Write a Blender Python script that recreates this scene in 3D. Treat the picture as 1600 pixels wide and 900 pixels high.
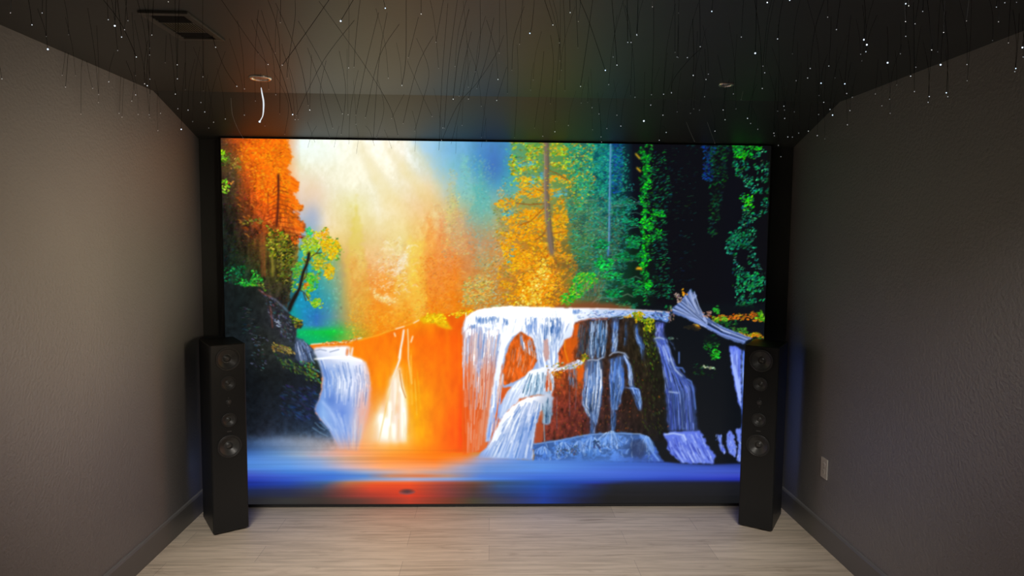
import bpy, bmesh, math, random
import numpy as np
from mathutils import Vector, Matrix
for o in list(bpy.data.objects): bpy.data.objects.remove(o)
sc = bpy.context.scene; COL = sc.collection
# ---------------------------------------------------------------- camera
yaw, pit, rol = 0.0314, 0.0756, 0.0098
cam_d = bpy.data.cameras.new('camera'); cam = bpy.data.objects.new('camera', cam_d); COL.objects.link(cam); sc.camera = cam
cam_d.sensor_fit = 'HORIZONTAL'; cam_d.sensor_width = 36; cam_d.lens = 1050/1600*36; cam_d.clip_start = .02; cam_d.clip_end = 60
fw = Vector((math.sin(yaw)*math.cos(pit), math.cos(yaw)*math.cos(pit), -math.sin(pit))); rt = Vector((math.cos(yaw), -math.sin(yaw), 0)); up = rt.cross(fw)
rt, up = rt*math.cos(rol)+up*math.sin(rol), up*math.cos(rol)-rt*math.sin(rol)
M = Matrix((rt, up, -fw)).transposed().to_4x4(); M.translation = (0, 0, 1.7); cam.matrix_world = M
# ---------------------------------------------------------------- world, lamps, exposure
w = bpy.data.worlds.new('world'); sc.world = w; w.use_nodes = True; w.node_tree.nodes['Background'].inputs[0].default_value = (.75, .8, .9, 1); w.node_tree.nodes['Background'].inputs[1].default_value = 0.01
def area_light(name, loc, rot, sx, sy, power, col):
    l = bpy.data.lights.new(name, 'AREA'); l.shape = 'RECTANGLE'; l.size = sx; l.size_y = sy; l.energy = power; l.color = col
    o = bpy.data.objects.new(name, l); COL.objects.link(o); o.location = loc; o.rotation_euler = rot; return o
rear = area_light('rear_ceiling_light', (.0, 1.2, 2.43), (math.radians(45), 0, 0), 3.5, .3, 20, (1, .93, .84)); rear.data.spread = math.radians(44)
wall_fill = area_light('left_wall_fill', (1.78, 1.0, 1.5), (0, 0, 0), .3, .9, 2.7, (1, .80, .56)); wall_fill.data.spread = math.radians(30)  # unseen warm fill, added to brighten the left wall; no real fixture
wall_fill.rotation_euler = (Vector((-1.77, 3.0, 1.55))-Vector((1.78, 1.0, 1.5))).to_track_quat('-Z', 'Y').to_euler()
sc.view_settings.view_transform = 'Standard'; sc.view_settings.look = 'None'; sc.view_settings.gamma = 1; sc.view_settings.use_curve_mapping = False; sc.view_settings.exposure = 0.0
SCREEN_GAIN = 1.0; GLOW = .22
sc.cycles.use_denoising = True
sc.cycles.max_bounces = 8; sc.cycles.diffuse_bounces = 5
# ---------------------------------------------------------------- materials
def mat(name, col, rough=.6, metal=0, spec=.5, emit=None, est=0, coat=0):
    m = bpy.data.materials.new(name); m.use_nodes = True; b = m.node_tree.nodes['Principled BSDF']
    b.inputs['Base Color'].default_value = (*col, 1); b.inputs['Roughness'].default_value = rough; b.inputs['Metallic'].default_value = metal; b.inputs['Specular IOR Level'].default_value = spec; b.inputs['Coat Weight'].default_value = coat
    if emit: b.inputs['Emission Color'].default_value = (*emit, 1); b.inputs['Emission Strength'].default_value = est
    return m
def N(m, t, **k):
    n = m.node_tree.nodes.new(t)
    for a, v in k.items():
        if hasattr(n, a): setattr(n, a, v)
        else: n.inputs[a.replace('_', ' ')].default_value = v
    return n
def bsdf(m): return m.node_tree.nodes['Principled BSDF']
def link(m, a, b): m.node_tree.links.new(a, b)
def textured(m, scale, strength, dist=.002, colvar=0, base=None, detail=3, stretch=(1, 1, 1)):
    tc = N(m, 'ShaderNodeTexCoord'); mp = N(m, 'ShaderNodeMapping'); mp.inputs['Scale'].default_value = stretch; link(m, tc.outputs['Object'], mp.inputs[0])
    n = N(m, 'ShaderNodeTexNoise', Scale=scale, Detail=detail, Roughness=.55); link(m, mp.outputs[0], n.inputs['Vector'])
    b = N(m, 'ShaderNodeBump', Strength=strength, Distance=dist); link(m, n.outputs['Fac'], b.inputs['Height']); link(m, b.outputs[0], bsdf(m).inputs['Normal'])
    if colvar:
        n2 = N(m, 'ShaderNodeTexNoise', Scale=1.7, Detail=3); link(m, tc.outputs['Object'], n2.inputs['Vector']); r = N(m, 'ShaderNodeValToRGB'); link(m, n2.outputs['Fac'], r.inputs[0])
        r.color_ramp.elements[0].position = .3; r.color_ramp.elements[1].position = .7
        r.color_ramp.elements[0].color = (*[c*(1-colvar) for c in base], 1); r.color_ramp.elements[1].color = (*[c*(1+colvar) for c in base], 1); link(m, r.outputs[0], bsdf(m).inputs['Base Color'])
    return m
WALLC = (.25, .246, .255)
m_wall = textured(mat('grey wall paint', WALLC, .5, spec=.8), 75, .6, .006, .04, WALLC)
m_trim = textured(mat('grey trim paint', (.19, .188, .19), .42, spec=.4), 30, .05, .001, .03, (.19, .188, .19))
CEILC = (.046, .054, .054)
m_ceil = textured(mat('black ceiling paint', CEILC, .52, spec=.8), 70, .12, .003, .04, CEILC)
m_black = textured(mat('matte black wall', (.085, .093, .095), .8, spec=.2), 60, .1, .002, .1, (.085, .093, .095))
# oak planks running across the room
m_floor = mat('oak plank floor', (.45, .38, .30), .5, spec=.35)
tc = N(m_floor, 'ShaderNodeTexCoord'); mp = N(m_floor, 'ShaderNodeMapping'); link(m_floor, tc.outputs['Object'], mp.inputs[0])
br = N(m_floor, 'ShaderNodeTexBrick', offset=.37, Scale=1.0, Mortar_Size=.0012, Brick_Width=1.22, Row_Height=.18, Mortar_Smooth=.3, Bias=0.0)
br.inputs['Color1'].default_value = (.58, .50, .405, 1); br.inputs['Color2'].default_value = (.68, .59, .48, 1); br.inputs['Mortar'].default_value = (.36, .31, .26, 1); link(m_floor, mp.outputs[0], br.inputs['Vector'])
mg = N(m_floor, 'ShaderNodeMapping'); mg.inputs['Scale'].default_value = (1.6, 26, 1); link(m_floor, tc.outputs['Object'], mg.inputs[0])
ng = N(m_floor, 'ShaderNodeTexNoise', Scale=1.5, Detail=7, Roughness=.62, Distortion=.6); link(m_floor, mg.outputs[0], ng.inputs['Vector'])
rg = N(m_floor, 'ShaderNodeValToRGB'); rg.color_ramp.elements[0].position = .30; rg.color_ramp.elements[0].color = (.70, .68, .65, 1); rg.color_ramp.elements[1].position = .58; rg.color_ramp.elements[1].color = (1.06, 1.05, 1.04, 1); link(m_floor, ng.outputs['Fac'], rg.inputs[0])
mk = N(m_floor, 'ShaderNodeMapping'); mk.inputs['Scale'].default_value = (3, 13, 1); link(m_floor, tc.outputs['Object'], mk.inputs[0])
nk = N(m_floor, 'ShaderNodeTexNoise', Scale=1.1, Detail=5, Roughness=.6, Distortion=1.2); link(m_floor, mk.outputs[0], nk.inputs['Vector'])
rk = N(m_floor, 'ShaderNodeValToRGB'); rk.color_ramp.elements[0].position = .28; rk.color_ramp.elements[0].color = (.74, .71, .68, 1); rk.color_ramp.elements[1].position = .42; rk.color_ramp.elements[1].color = (1, 1, 1, 1); link(m_floor, nk.outputs['Fac'], rk.inputs[0])
x1 = N(m_floor, 'ShaderNodeMixRGB', blend_type='MULTIPLY', Fac=1.0); link(m_floor, br.outputs['Color'], x1.inputs[1]); link(m_floor, rg.outputs[0], x1.inputs[2])
x2 = N(m_floor, 'ShaderNodeMixRGB', blend_type='MULTIPLY', Fac=.8); link(m_floor, x1.outputs[0], x2.inputs[1]); link(m_floor, rk.outputs[0], x2.inputs[2]); link(m_floor, x2.outputs[0], bsdf(m_floor).inputs['Base Color'])
bf_ = N(m_floor, 'ShaderNodeBump', Strength=.15, Distance=.002); link(m_floor, ng.outputs['Fac'], bf_.inputs['Height']); link(m_floor, bf_.outputs[0], bsdf(m_floor).inputs['Normal'])
m_cab = textured(mat('black satin cabinet', (.013, .014, .015), .42, spec=.35), 300, .03, .0005, .08, (.013, .014, .015))
m_ring = mat('black driver ring', (.03, .03, .03), .4, spec=.5); m_rub = mat('black rubber surround', (.03, .03, .03), .55); m_cone = textured(mat('grey woven cone', (.06, .06, .058), .36, metal=.2, spec=.6), 420, .3, .0006, .06, (.06, .06, .058)); m_dome = mat('silver tweeter dome', (.09, .09, .09), .4, metal=.5)
m_plate = textured(mat('white outlet plastic', (.62, .59, .55), .35), 60, .02, .0003, .02, (.62, .59, .55)); m_slot = mat('dark socket slot', (.12, .11, .10), .6)
m_wood = textured(mat('near-black rear wall', (.03, .028, .026), .7), 40, .1, .002, .1, (.03, .028, .026))
m_can = mat('pale metal light trim', (.85, .80, .75), .25, metal=.7); m_lens = mat('grey frosted lens', (.22, .23, .25), .35); m_hole = mat('dark duct', (.008, .008, .008), .9)
m_reg = textured(mat('dark register metal', (.10, .098, .09), .4, metal=.2), 80, .03, .0005, .05, (.10, .098, .09))
m_fib = mat('dark clear fibre', (.006, .006, .006), .9, spec=.05); m_fibp = mat('pale lit fibre', (.75, .75, .78), .35)
m_frame = mat('black screen frame', (.012, .012, .013), .6)
# ---------------------------------------------------------------- mesh helpers
def obj(name, bm, m, parent=None, smooth=False):
    me = bpy.data.meshes.new(name); bmesh.ops.recalc_face_normals(bm, faces=bm.faces); bm.to_mesh(me); bm.free(); me.materials.append(m)
    if smooth: me.shade_smooth()
    o = bpy.data.objects.new(name, me); COL.objects.link(o)
    if parent: o.parent = parent
    return o
def tag(o, label, cat, group=None):
    o['label'] = label; o['category'] = cat
    if group: o['group'] = group
    return o
def thing(name, label, cat, loc=(0, 0, 0), rz=0, group=None):
    o = bpy.data.objects.new(name, None); COL.objects.link(o); o.location = loc; o.rotation_euler = (0, 0, rz); o.empty_display_size = .1; return tag(o, label, cat, group)
def box(bm, x0, x1, y0, y1, z0, z1, bev=0, seg=2):
    r = bmesh.ops.create_cube(bm, size=1); vs = r['verts']
    for v in vs: v.co = Vector(((x0+x1)/2+v.co.x*(x1-x0), (y0+y1)/2+v.co.y*(y1-y0), (z0+z1)/2+v.co.z*(z1-z0)))
    if bev: bmesh.ops.bevel(bm, geom=list({e for v in vs for e in v.link_edges}), offset=bev, segments=seg, affect='EDGES', profile=.6)
    return bm
def prism(bm, pts, axis, a, b):                 # outline in the two other axes, extruded from a to b
    def c(p, t): q = list(p); q.insert(axis, t); return q
    A = [bm.verts.new(c(p, a)) for p in pts]; B = [bm.verts.new(c(p, b)) for p in pts]; n = len(pts)
    bm.faces.new(A); bm.faces.new(B[::-1])
    for i in range(n): bm.faces.new((A[i], B[i], B[(i+1) % n], A[(i+1) % n]))
    return bm
def lathe(bm, prof, cx=0, cy=0, cz=0, axis='z', seg=40):  # profile of (radius, height)
    rings = []
    for r, h in prof:
        ring = []
        for k in range(seg if r > 1e-6 else 1):
            a = 2*math.pi*k/seg; u, v = r*math.cos(a), r*math.sin(a)
            ring.append(bm.verts.new((cx+u, cy+v, cz+h) if axis == 'z' else (cx+u, cy+h, cz+v)))
        rings.append(ring)
    for A, B in zip(rings, rings[1:]):
        for k in range(seg):
            a0, a1 = A[k % len(A)], A[(k+1) % len(A)]; b0, b1 = B[k % len(B)], B[(k+1) % len(B)]
            f = [a0, a1, b1, b0]; g = []
            for q in f:
                if q not in g: g.append(q)
            if len(g) > 2: bm.faces.new(g)
    return bm
def tube(bm, pts, r, seg=5):
    P_ = [Vector(p) for p in pts]
    if len(P_) > 2:                               # smooth the bends
        Q = []
        n = len(P_)
        for i in range(n-1):
            p0, p1, p2, p3 = P_[max(0, i-1)], P_[i], P_[i+1], P_[min(n-1, i+2)]
            for k in range(5):
                t = k/5; Q.append(.5*((2*p1)+(p2-p0)*t+(2*p0-5*p1+4*p2-p3)*t*t+(3*p1-p0-3*p2+p3)*t**3))
        Q.append(P_[-1]); P_ = Q
    rings = []
    for i, p in enumerate(P_):
        d = (P_[min(i+1, len(P_)-1)]-P_[max(0, i-1)]).normalized(); a = d.orthogonal().normalized(); b = d.cross(a); rr = r(i/(len(P_)-1)) if callable(r) else r
        if rings: # keep ring orientation stable
            a = (rings[-1][0].co-P_[i-1]); a = (a-d*a.dot(d)).normalized(); b = d.cross(a)
        rings.append([bm.verts.new(p+(a*math.cos(2*math.pi*k/seg)+b*math.sin(2*math.pi*k/seg))*rr) for k in range(seg)])
    for A, B in zip(rings, rings[1:]):
        for k in range(seg): bm.faces.new((A[k], A[(k+1) % seg], B[(k+1) % seg], B[k]))
    bm.faces.new(rings[0][::-1]); bm.faces.new(rings[-1]); return bm
# ---------------------------------------------------------------- the picture shown on the screen (painted in picture pixels)
PX0, PY0, PW, PH = 338, 208, 880, 590
prng = np.random.RandomState(7)
def hexc(h): return np.array([int(h[i:i+2], 16)/255. for i in (0, 2, 4)])
def blur(a, s):
    if s <= 0: return a
    r = max(1, int(3*s)); k = np.exp(-.5*(np.arange(-r, r+1)/s)**2); k /= k.sum()
    for ax in (0, 1):
        pad = [(0, 0)]*a.ndim; pad[ax] = (r, r); b = np.pad(a, pad, mode='edge'); o = np.zeros_like(a)
        for i, w in enumerate(k):
            sl = [slice(None)]*a.ndim; sl[ax] = slice(i, i+a.shape[ax]); o += w*b[tuple(sl)]
        a = o
    return a
def vnoise(sx, sy, seed):                       # smooth value noise on the whole canvas, 0..1
    r = np.random.RandomState(seed); gw, gh = int(PW/sx)+4, int(PH/sy)+4; g = r.rand(gh, gw)
    x = np.arange(PW)/sx; y = np.arange(PH)/sy; xi = x.astype(int); yi = y.astype(int)
    fx = x-xi; fy = (y-yi)[:, None]; fx = fx*fx*(3-2*fx); fy = fy*fy*(3-2*fy)
    a = g[yi][:, xi]; b = g[yi][:, xi+1]; c = g[yi+1][:, xi]; d = g[yi+1][:, xi+1]
    return (a*(1-fx)+b*fx)*(1-fy)+(c*(1-fx)+d*fx)*fy
def fbm(sx, sy, seed, n=3):
    o = 0; t = 0
    for i in range(n): o = o+vnoise(max(1.5, sx/2**i), max(1.5, sy/2**i), seed+i)*.6**i; t += .6**i
    return o/t
YY, XX = np.mgrid[0:PH, 0:PW].astype(float); XX += PX0; YY += PY0
class Pic: pass
P = Pic()
def over(mask, col): P.c = P.c*(1-mask[..., None])+col*mask[..., None]
def poly(pts, warp=0, wscale=8, feather=.7, seed=1):
    pts = np.array(pts, float); x, y = XX, YY
    if warp: x = x+(fbm(wscale, wscale, seed)-.5)*4*warp; y = y+(fbm(wscale, wscale, seed+50)-.5)*4*warp
    m = np.zeros(x.shape, bool); n = len(pts)
    for i in range(n):
        (x1, y1), (x2, y2) = pts[i], pts[(i+1) % n]
        if y1 == y2: continue
        c = ((y1 > y) != (y2 > y)) & (x < (x2-x1)*(y-y1)/(y2-y1)+x1); m ^= c
    return blur(m.astype(float), feather)
def blob(cx, cy, rx, ry, p=2.): return np.exp(-(((XX-cx)/rx)**2+((YY-cy)/ry)**2)**(p/2))
def rows(spec):                                 # colour field: rows of (y, [(x, hex), ...])
    ys = np.array([r[0] for r in spec], float); R = []
    for y, cols in spec:
        xs = [c[0] for c in cols]; cs = np.array([hexc(c[1]) for c in cols])
        R.append(np.stack([np.interp(np.arange(PW)+PX0, xs, cs[:, k]) for k in range(3)], -1))
    R = np.array(R); t = np.interp(np.arange(PH)+PY0, ys, np.arange(len(ys))); i = np.minimum(t.astype(int), len(ys)-2); f = (t-i)[:, None, None]
    return R[i]*(1-f)+R[i+1]*f
def table(xs, spec):
    return rows([(y, list(zip(xs, s.split()))) for y, s in spec])
def dabs(pts, n, pal, size=(1, 3), asp=.5, ang=(0, 3.14), alpha=.9, jit=.08, region=None, seed=3, base=None, gain=1.0):
    """leaf and needle dabs scattered in a polygon (or where region is high)"""
    r = np.random.RandomState(seed)
    if pts is not None:
        m = poly(pts, 3, 10, .5, seed)
        if region is not None: m = m*region
    else: m = region
    w = (m*(m > .05)).ravel(); w = w/w.sum(); idx = r.choice(w.size, n, p=w)
    pal = np.array([hexc(h) for h in pal.split()]) if pal else None
    for q in idx:
        cy, cx = divmod(q, PW); s = r.uniform(*size); a = r.uniform(*ang); R = int(s*1.6)+2
        x0, x1, y0, y1 = max(0, cx-R), min(PW, cx+R+1), max(0, cy-R), min(PH, cy+R+1)
        dx = XX[y0:y1, x0:x1]-PX0-cx; dy = YY[y0:y1, x0:x1]-PY0-cy
        u = (dx*math.cos(a)+dy*math.sin(a))/s; v = (-dx*math.sin(a)+dy*math.cos(a))/(s*asp)
        k = np.clip(1.4-(u*u+v*v), 0, 1)*alpha
        col = (base[cy, cx]*gain if base is not None else pal[r.randint(len(pal))])
        col = np.clip(col*(1+r.normal(0, jit*2))+r.normal(0, jit*.5, 3), 0, 1)
        P.c[y0:y1, x0:x1] = P.c[y0:y1, x0:x1]*(1-k[..., None])+col*k[..., None]
def stroke(paths, col, width=1., alpha=1.):      # paths: list of point lists
    cov = np.zeros((PH, PW))
    for p in paths:
        p = np.array(p, float); seg = np.hypot(*np.diff(p, axis=0).T); L = np.r_[0, np.cumsum(seg)]; n = max(2, int(L[-1]/.5))
        s = np.linspace(0, L[-1], n); x = np.interp(s, L, p[:, 0])-PX0; y = np.interp(s, L, p[:, 1])-PY0
        ok = (x > 0) & (x < PW-2) & (y > 0) & (y < PH-2); x = x[ok]; y = y[ok]; xi = x.astype(int); yi = y.astype(int); fx = x-xi; fy = y-yi
        for ox, oy, w in ((0, 0, (1-fx)*(1-fy)), (1, 0, fx*(1-fy)), (0, 1, (1-fx)*fy), (1, 1, fx*fy)): np.add.at(cov, (yi+oy, xi+ox), w*.5)
    cov = blur(cov, width*.5)*width*1.3
    over(np.clip(cov*alpha, 0, 1), hexc(col) if isinstance(col, str) else col)
def flow(Lp, Rp, n, cols, width=1., alpha=.6, ln=(.2, .7), s=(0, 1), wob=1.2, seed=5, mask=None, bias=1.):
    """streaks of falling water between a left and a right edge, both from top to bottom"""
    r = np.random.RandomState(seed); Lp = np.array(Lp, float); Rp = np.array(Rp, float)
    def along(p, t):
        q = np.linspace(0, 1, len(p)); return np.stack([np.interp(t, q, p[:, 0]), np.interp(t, q, p[:, 1])], -1)
    cols = cols.split(); keep = P.c.copy() if mask is not None else None
    for ci, c in enumerate(cols):
        ps = []
        for _ in range(max(1, n//len(cols))):
            t = r.rand(); l = r.uniform(*ln); s0 = s[0]+(r.rand()**bias)*max(0, (s[1]-s[0])-l*.6); ss = np.linspace(s0, min(s[1], s0+l), 9)
            A = along(Lp, ss); B = along(Rp, ss); q = A*(1-t)+B*t; q[:, 0] += r.normal(0, wob*.4)+np.cumsum(r.normal(0, wob*.15, 9)); ps.append(q)
        stroke(ps, c, width, alpha)
    if mask is not None: P.c = keep*(1-mask[..., None])+P.c*mask[..., None]

def paint():
    X = [350, 390, 430, 470, 510, 550, 590, 630, 670, 710, 750, 790, 830, 870, 910, 950, 990, 1030, 1070, 1110, 1150, 1190]
    base = table(X, [
     (230, '5a3a20 e85f10 ff6a08 e4f0ea ecf2e6 f4f0d8 f5f0dc f0ecdc b4d8e6 70b8dc 5494cc 4890c0 6cb060 60a850 30a070 106878 08101a 080d14 0a0e14 0a0e14 0a0e16 090c12'),
     (260, '503020 d85510 ff7008 f0eccc f2eed0 f2efd0 f6f0d4 f4ecd0 ccdcd8 78c0cc 4898c8 44a0b8 50a890 60a060 2c9c70 106c80 08101a 080d14 0a0e14 0a0e14 0a0e16 090c12'),
     (290, '482c1c a04818 ff6c08 f0dcc0 f0ecd0 f3eecc f3f0d8 f4e8c4 ecd8b0 b4ccb4 68b8b8 50acb8 68b098 70a068 48a068 107478 08101a 080d14 0a0e14 0a0e14 0a0e16 090c12'),
     (320, '202018 5c3018 f06010 dcc8b8 f0e4c0 ede4a0 f5ecc8 f4dca8 f0c890 c8c098 88b8a0 90b090 a0a868 909860 50985c 1c6868 08101a 080d14 0a0e14 0a0e14 0a0e16 090c12'),
     (350, '181c18 483018 c05020 a8b8d0 f4e0b8 ecd88c f4e4b0 f4dc98 f4c070 dca880 a0a888 b8a868 c0a050 a08840 608850 345c50 08101a 080d14 0a0e14 0a0e14 0a0e16 090c12'),
     (380, '141a18 3c2c18 605020 90a8a0 f0d078 e8c87c f0d090 f0dc90 f8b850 e89858 c09870 d09050 d09030 a07c38 508c40 3c5848 0a2418 080d14 0a0e14 0a0e14 0a0e16 090c12'),
     (410, '101818 2c2818 484418 3c98a0 a0b870 f0a860 f0bc78 f0c890 f4a040 f08838 c09858 d88c38 e08c20 a87028 386838 286048 0a2418 080d14 0a0e14 0a0e14 0a0e16 090c12'),
     (440, '101818 18241c 282c1c 2490a0 60b098 e89c50 f49840 f8b040 f08c20 f48820 c89040 d08030 e08c20 c07820 387c38 206840 0a2418 080d14 0a0e14 0a0e14 0a0e16 090c12'),
     (470, '101818 1c2820 342c28 1c8ca8 2c90a8 d8a048 f89420 f8a028 f88810 f08010 c88830 c87c20 d89420 b87020 606838 304c30 0a2418 080d14 0a0e14 0a0e14 0a0e16 090c12'),
     (500, '101818 182020 282a30 1c8098 2c80b0 c8a048 f89418 f89010 f88000 f08010 d88020 c87c20 d08420 b06820 604830 303c28 0a2418 080d14 0a0e14 0a0e14 0a0e16 090c12'),
     (520, '101818 182020 282a30 14a878 10b860 88b840 f88a10 f88a10 f88000 f08010 d88020 c87c20 d08420 b06820 604830 303c28 0a2418 080d14 0a0e14 0a0e14 0a0e16 090c12')])
    P.c = base.copy()
    # --- misty sky, far ridges and the sun shafts
    n1 = fbm(26, 40, 11, 4); n2 = fbm(5, 7, 21, 3)
    sky = poly([(440, 210), (800, 210), (800, 330), (770, 480), (540, 530), (470, 530), (455, 300)], 0, 8, 6)
    P.c = P.c*(1+sky[..., None]*((n1-.5)[..., None]*np.array([.05, .08, .22])+(n2-.5)[..., None]*np.array([.04, .06, .14])))
    for cx, top, wd, bot, col, al in ((556, 300, 34, 520, 'e4d050', .35), (708, 262, 20, 400, 'd8c878', .6), (672, 330, 42, 520, 'f49c48', .45), (725, 240, 22, 330, '78c8b8', .6), (752, 248, 24, 360, '60b8b0', .7), (640, 360, 40, 520, 'f4d060', .5), (600, 420, 50, 540, 'f89830', .35), (690, 318, 26, 470, 'ee8c4c', .4), (735, 350, 26, 470, 'd89058', .45), (712, 300, 20, 430, 'd0a070', .4), (655, 395, 26, 500, 'f88c20', .4)):
        m = poly([(cx, top), (cx+wd*.35, top+(bot-top)*.4), (cx+wd, bot), (cx-wd, bot), (cx-wd*.35, top+(bot-top)*.4)], 5, 6, 1.5, int(cx)); over(m*np.clip((bot-YY)/(.45*(bot-top)), 0, 1)*min(.85, al*1.25)*(.7+.6*fbm(6, 5, int(cx)+3)), hexc(col))
    over(blob(772, 258, 20, 34)*.7, hexc('4468b8')); over(blob(705, 232, 20, 14)*.4, hexc('70a8e0'))
    over(blob(560, 258, 58, 42)*.55, hexc('fbf8e6')); over(blob(500, 240, 40, 25)*.5, hexc('e6f2ee'))
    for a, b, al in (((560, 222), (615, 330), .3), ((600, 222), (690, 340), .3), ((640, 225), (700, 300), .2)):
        d = np.array(b, float)-a; m = poly([(a[0]-5, a[1]), (a[0]+6, a[1]), (b[0]+22, b[1]), (b[0]-16, b[1])], 1, 10, 5); over(m*al, hexc('f3d880'))
    over(blob(490, 305, 22, 26)*.6, hexc('f0cdaa')); over(blob(488, 340, 14, 22)*.75, hexc('a4b0cc')); over(blob(480, 362, 16, 16)*.7, hexc('8ab0c8'))
    m = poly([(640, 210), (730, 210), (735, 300), (700, 310), (685, 290), (668, 250)], 2, 9, 6); over(m*.35*(.6+.8*n2), hexc('86bce0'))
    # warm haze trees in the middle distance
    hz = poly([(548, 400), (560, 385), (585, 400), (600, 370), (640, 380), (672, 320), (690, 320), (712, 360), (735, 380), (772, 380), (775, 490), (700, 500), (540, 530)], 3, 9, 3)
    P.c = P.c*(1+hz[..., None]*(fbm(7, 9, 131, 4)-.5)[..., None]*np.array([.06, .26, .5]))
    dabs(None, 5200, None, (1, 2.6), .5, (-.9, .9), .16, .07, hz, 31, base=base, gain=1.03)
    dabs([(585, 400), (620, 395), (640, 450), (600, 470), (570, 450)], 240, 'fbe0a0 f4c060 f49038 fbe8c0', (1, 2.4), .5, (-1, .6), .4, .05, None, 32)
    for q, c in (([(610, 440), (625, 405), (645, 378), (640, 400), (624, 425)], 'fdf4dc'), ([(580, 452), (600, 462), (622, 470), (615, 478), (588, 468)], 'fae6a0'), ([(640, 380), (662, 376), (668, 470), (650, 520), (640, 450)], 'f8d850')):
        over(poly(q, 3, 6, 3)*.5, hexc(c)); dabs(q, 90, c, (1, 2.4), .5, (-1, .6), .4, .04, None, 33)
    dabs([(655, 400), (720, 400), (735, 480), (660, 495)], 1200, 'f08020 f89028 e87018 f8a040', (1, 2.4), .5, (-1, 1), .28, .05, None, 34)
    dabs([(540, 500), (560, 470), (600, 490), (650, 470), (700, 480), (660, 495), (600, 520), (545, 530)], 500, 'f8a020 f8b830 f48810 fcc040', (1, 2.4), .6, (-1, 1), .3, .05, None, 35)
    dabs([(700, 265), (712, 262), (718, 300), (735, 400), (690, 400), (696, 300)], 500, 'd8c878 c8c088 e8c868 a8b890', (1, 2.2), .5, (-.7, .7), .3, .06, None, 36)
    dabs([(720, 240), (770, 250), (775, 330), (790, 345), (775, 420), (738, 420), (722, 300)], 1300, '78c0b8 60b4b0 88c0a8 a0b898 68a8b8', (1, 2.4), .5, (-.9, .9), .22, .06, None, 37)
    dabs([(795, 222), (830, 222), (850, 300), (800, 320), (780, 300)], 500, '48b0a8 58b890 3898b0 70b878', (1, 2.4), .5, (-.9, .9), .35, .07, None, 38)
    rq = np.random.RandomState(77)
    for k in range(46):                           # sunlit sprays in the haze
        x = rq.uniform(592, 648); y = rq.uniform(372, 462)+(620-x)*.25; l = rq.uniform(4, 11)
        stroke([[(x, y), (x+l*.6, y-rq.uniform(1, 5)), (x+l, y-rq.uniform(-2, 3))]], rq.choice(['fdf0d0', 'fbe4b0', 'fef6e4']), 1.5, .45)
    for k in range(60):
        x = rq.uniform(560, 720); y = rq.uniform(400, 500); l = rq.uniform(4, 10)
        stroke([[(x, y), (x+l*.5, y-rq.uniform(0, 3)), (x+l, y+rq.uniform(-1, 3))]], rq.choice(['fcc850', 'fbb040', 'f07818', 'fdd870']), 1.4, .35)
    # pale shrub left of the big tree
    dabs([(772, 300), (790, 285), (795, 320), (775, 345), (770, 400), (750, 430), (725, 445), (720, 475), (760, 488), (800, 480), (800, 400), (790, 330)], 1500, 'a8c0a0 c0b870 d89c48 88b8b0 e0a040 b8c890 b89860', (1, 2.4), .5, (-1, .5), .45, .08, None, 39)
    dabs([(722, 440), (745, 430), (775, 440), (765, 475), (722, 478)], 350, 'd0b850 c8c068 e8a838 a8b068', (1, 2.6), .5, (-.4, .4), .6, .06, None, 40)
    # --- dark forest at the right with teal light on its left side
    dabs([(882, 212), (968, 212), (975, 300), (985, 380), (960, 470), (900, 460), (890, 340)], 4200, '108878 109070 18a078 0c6070 1c7c80 2c9060 0c4c58', (1, 2.4), .42, (-.8, .8), .6, .12, None, 41)
    tm = poly([(882, 206), (968, 206), (985, 300), (990, 380), (970, 475), (900, 470), (885, 400)], 3, 9, 5); gk = np.clip((fbm(11, 8, 141, 3)-.5)*4, 0, 1); over(tm*gk*.75, table([885, 930, 975], [(220, '4c8058 08485c 081c38'), (330, '587048 0c4850 082428'), (480, '604c28 284838 0a2c1c')]))
    dabs(None, 2600, '18a080 1c9478 20a888 2c8c88 30a068', (1, 2.2), .42, (-.8, .8), .6, .1, tm*(1-gk)*np.clip((400-YY)/100, .1, 1), 142)
    dabs([(890, 213), (925, 213), (930, 300), (905, 330), (885, 290)], 500, '60a850 90a830 30a060 d09828', (1, 2.6), .5, (-.8, .8), .75, .1, None, 42)
    dabs([(895, 320), (940, 300), (975, 340), (960, 440), (920, 460), (890, 420)], 1300, '488858 346848 587850 28745c 6c9050 385c50 8c8850', (1, 2.4), .4, (-.9, .9), .5, .1, None, 43)
    dabs([(925, 270), (948, 262), (950, 285), (930, 292)], 60, '0c3c50 0c4858', (1, 2.4), .5, (-.6, .6), .5, .1, None, 44)
    stroke([[(955, 210), (953, 300), (952, 370), (950, 400)]], '4880b8', 2.6, .8); stroke([[(954, 210), (952, 300), (951, 390)]], '88b8d8', 1, .6)
    dabs([(956, 222), (975, 222), (972, 300), (958, 300)], 260, '103880 184890 0c5878 106078', (1, 3), .5, (-.7, .7), .7, .1, None, 45)
    r = np.random.RandomState(12)
    for k in range(70):                           # grey-green boughs
        x = r.uniform(900, 990); y = r.uniform(310, 470); d = r.choice([-1, 1]); l = r.uniform(12, 34)
        stroke([[(x, y), (x+d*l*.5, y-r.uniform(0, 5)), (x+d*l, y+r.uniform(-3, 5))]], r.choice(['6c9880', '407860', '88a888', '2c6858', '4c8c78']), 1.1, .6)
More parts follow.
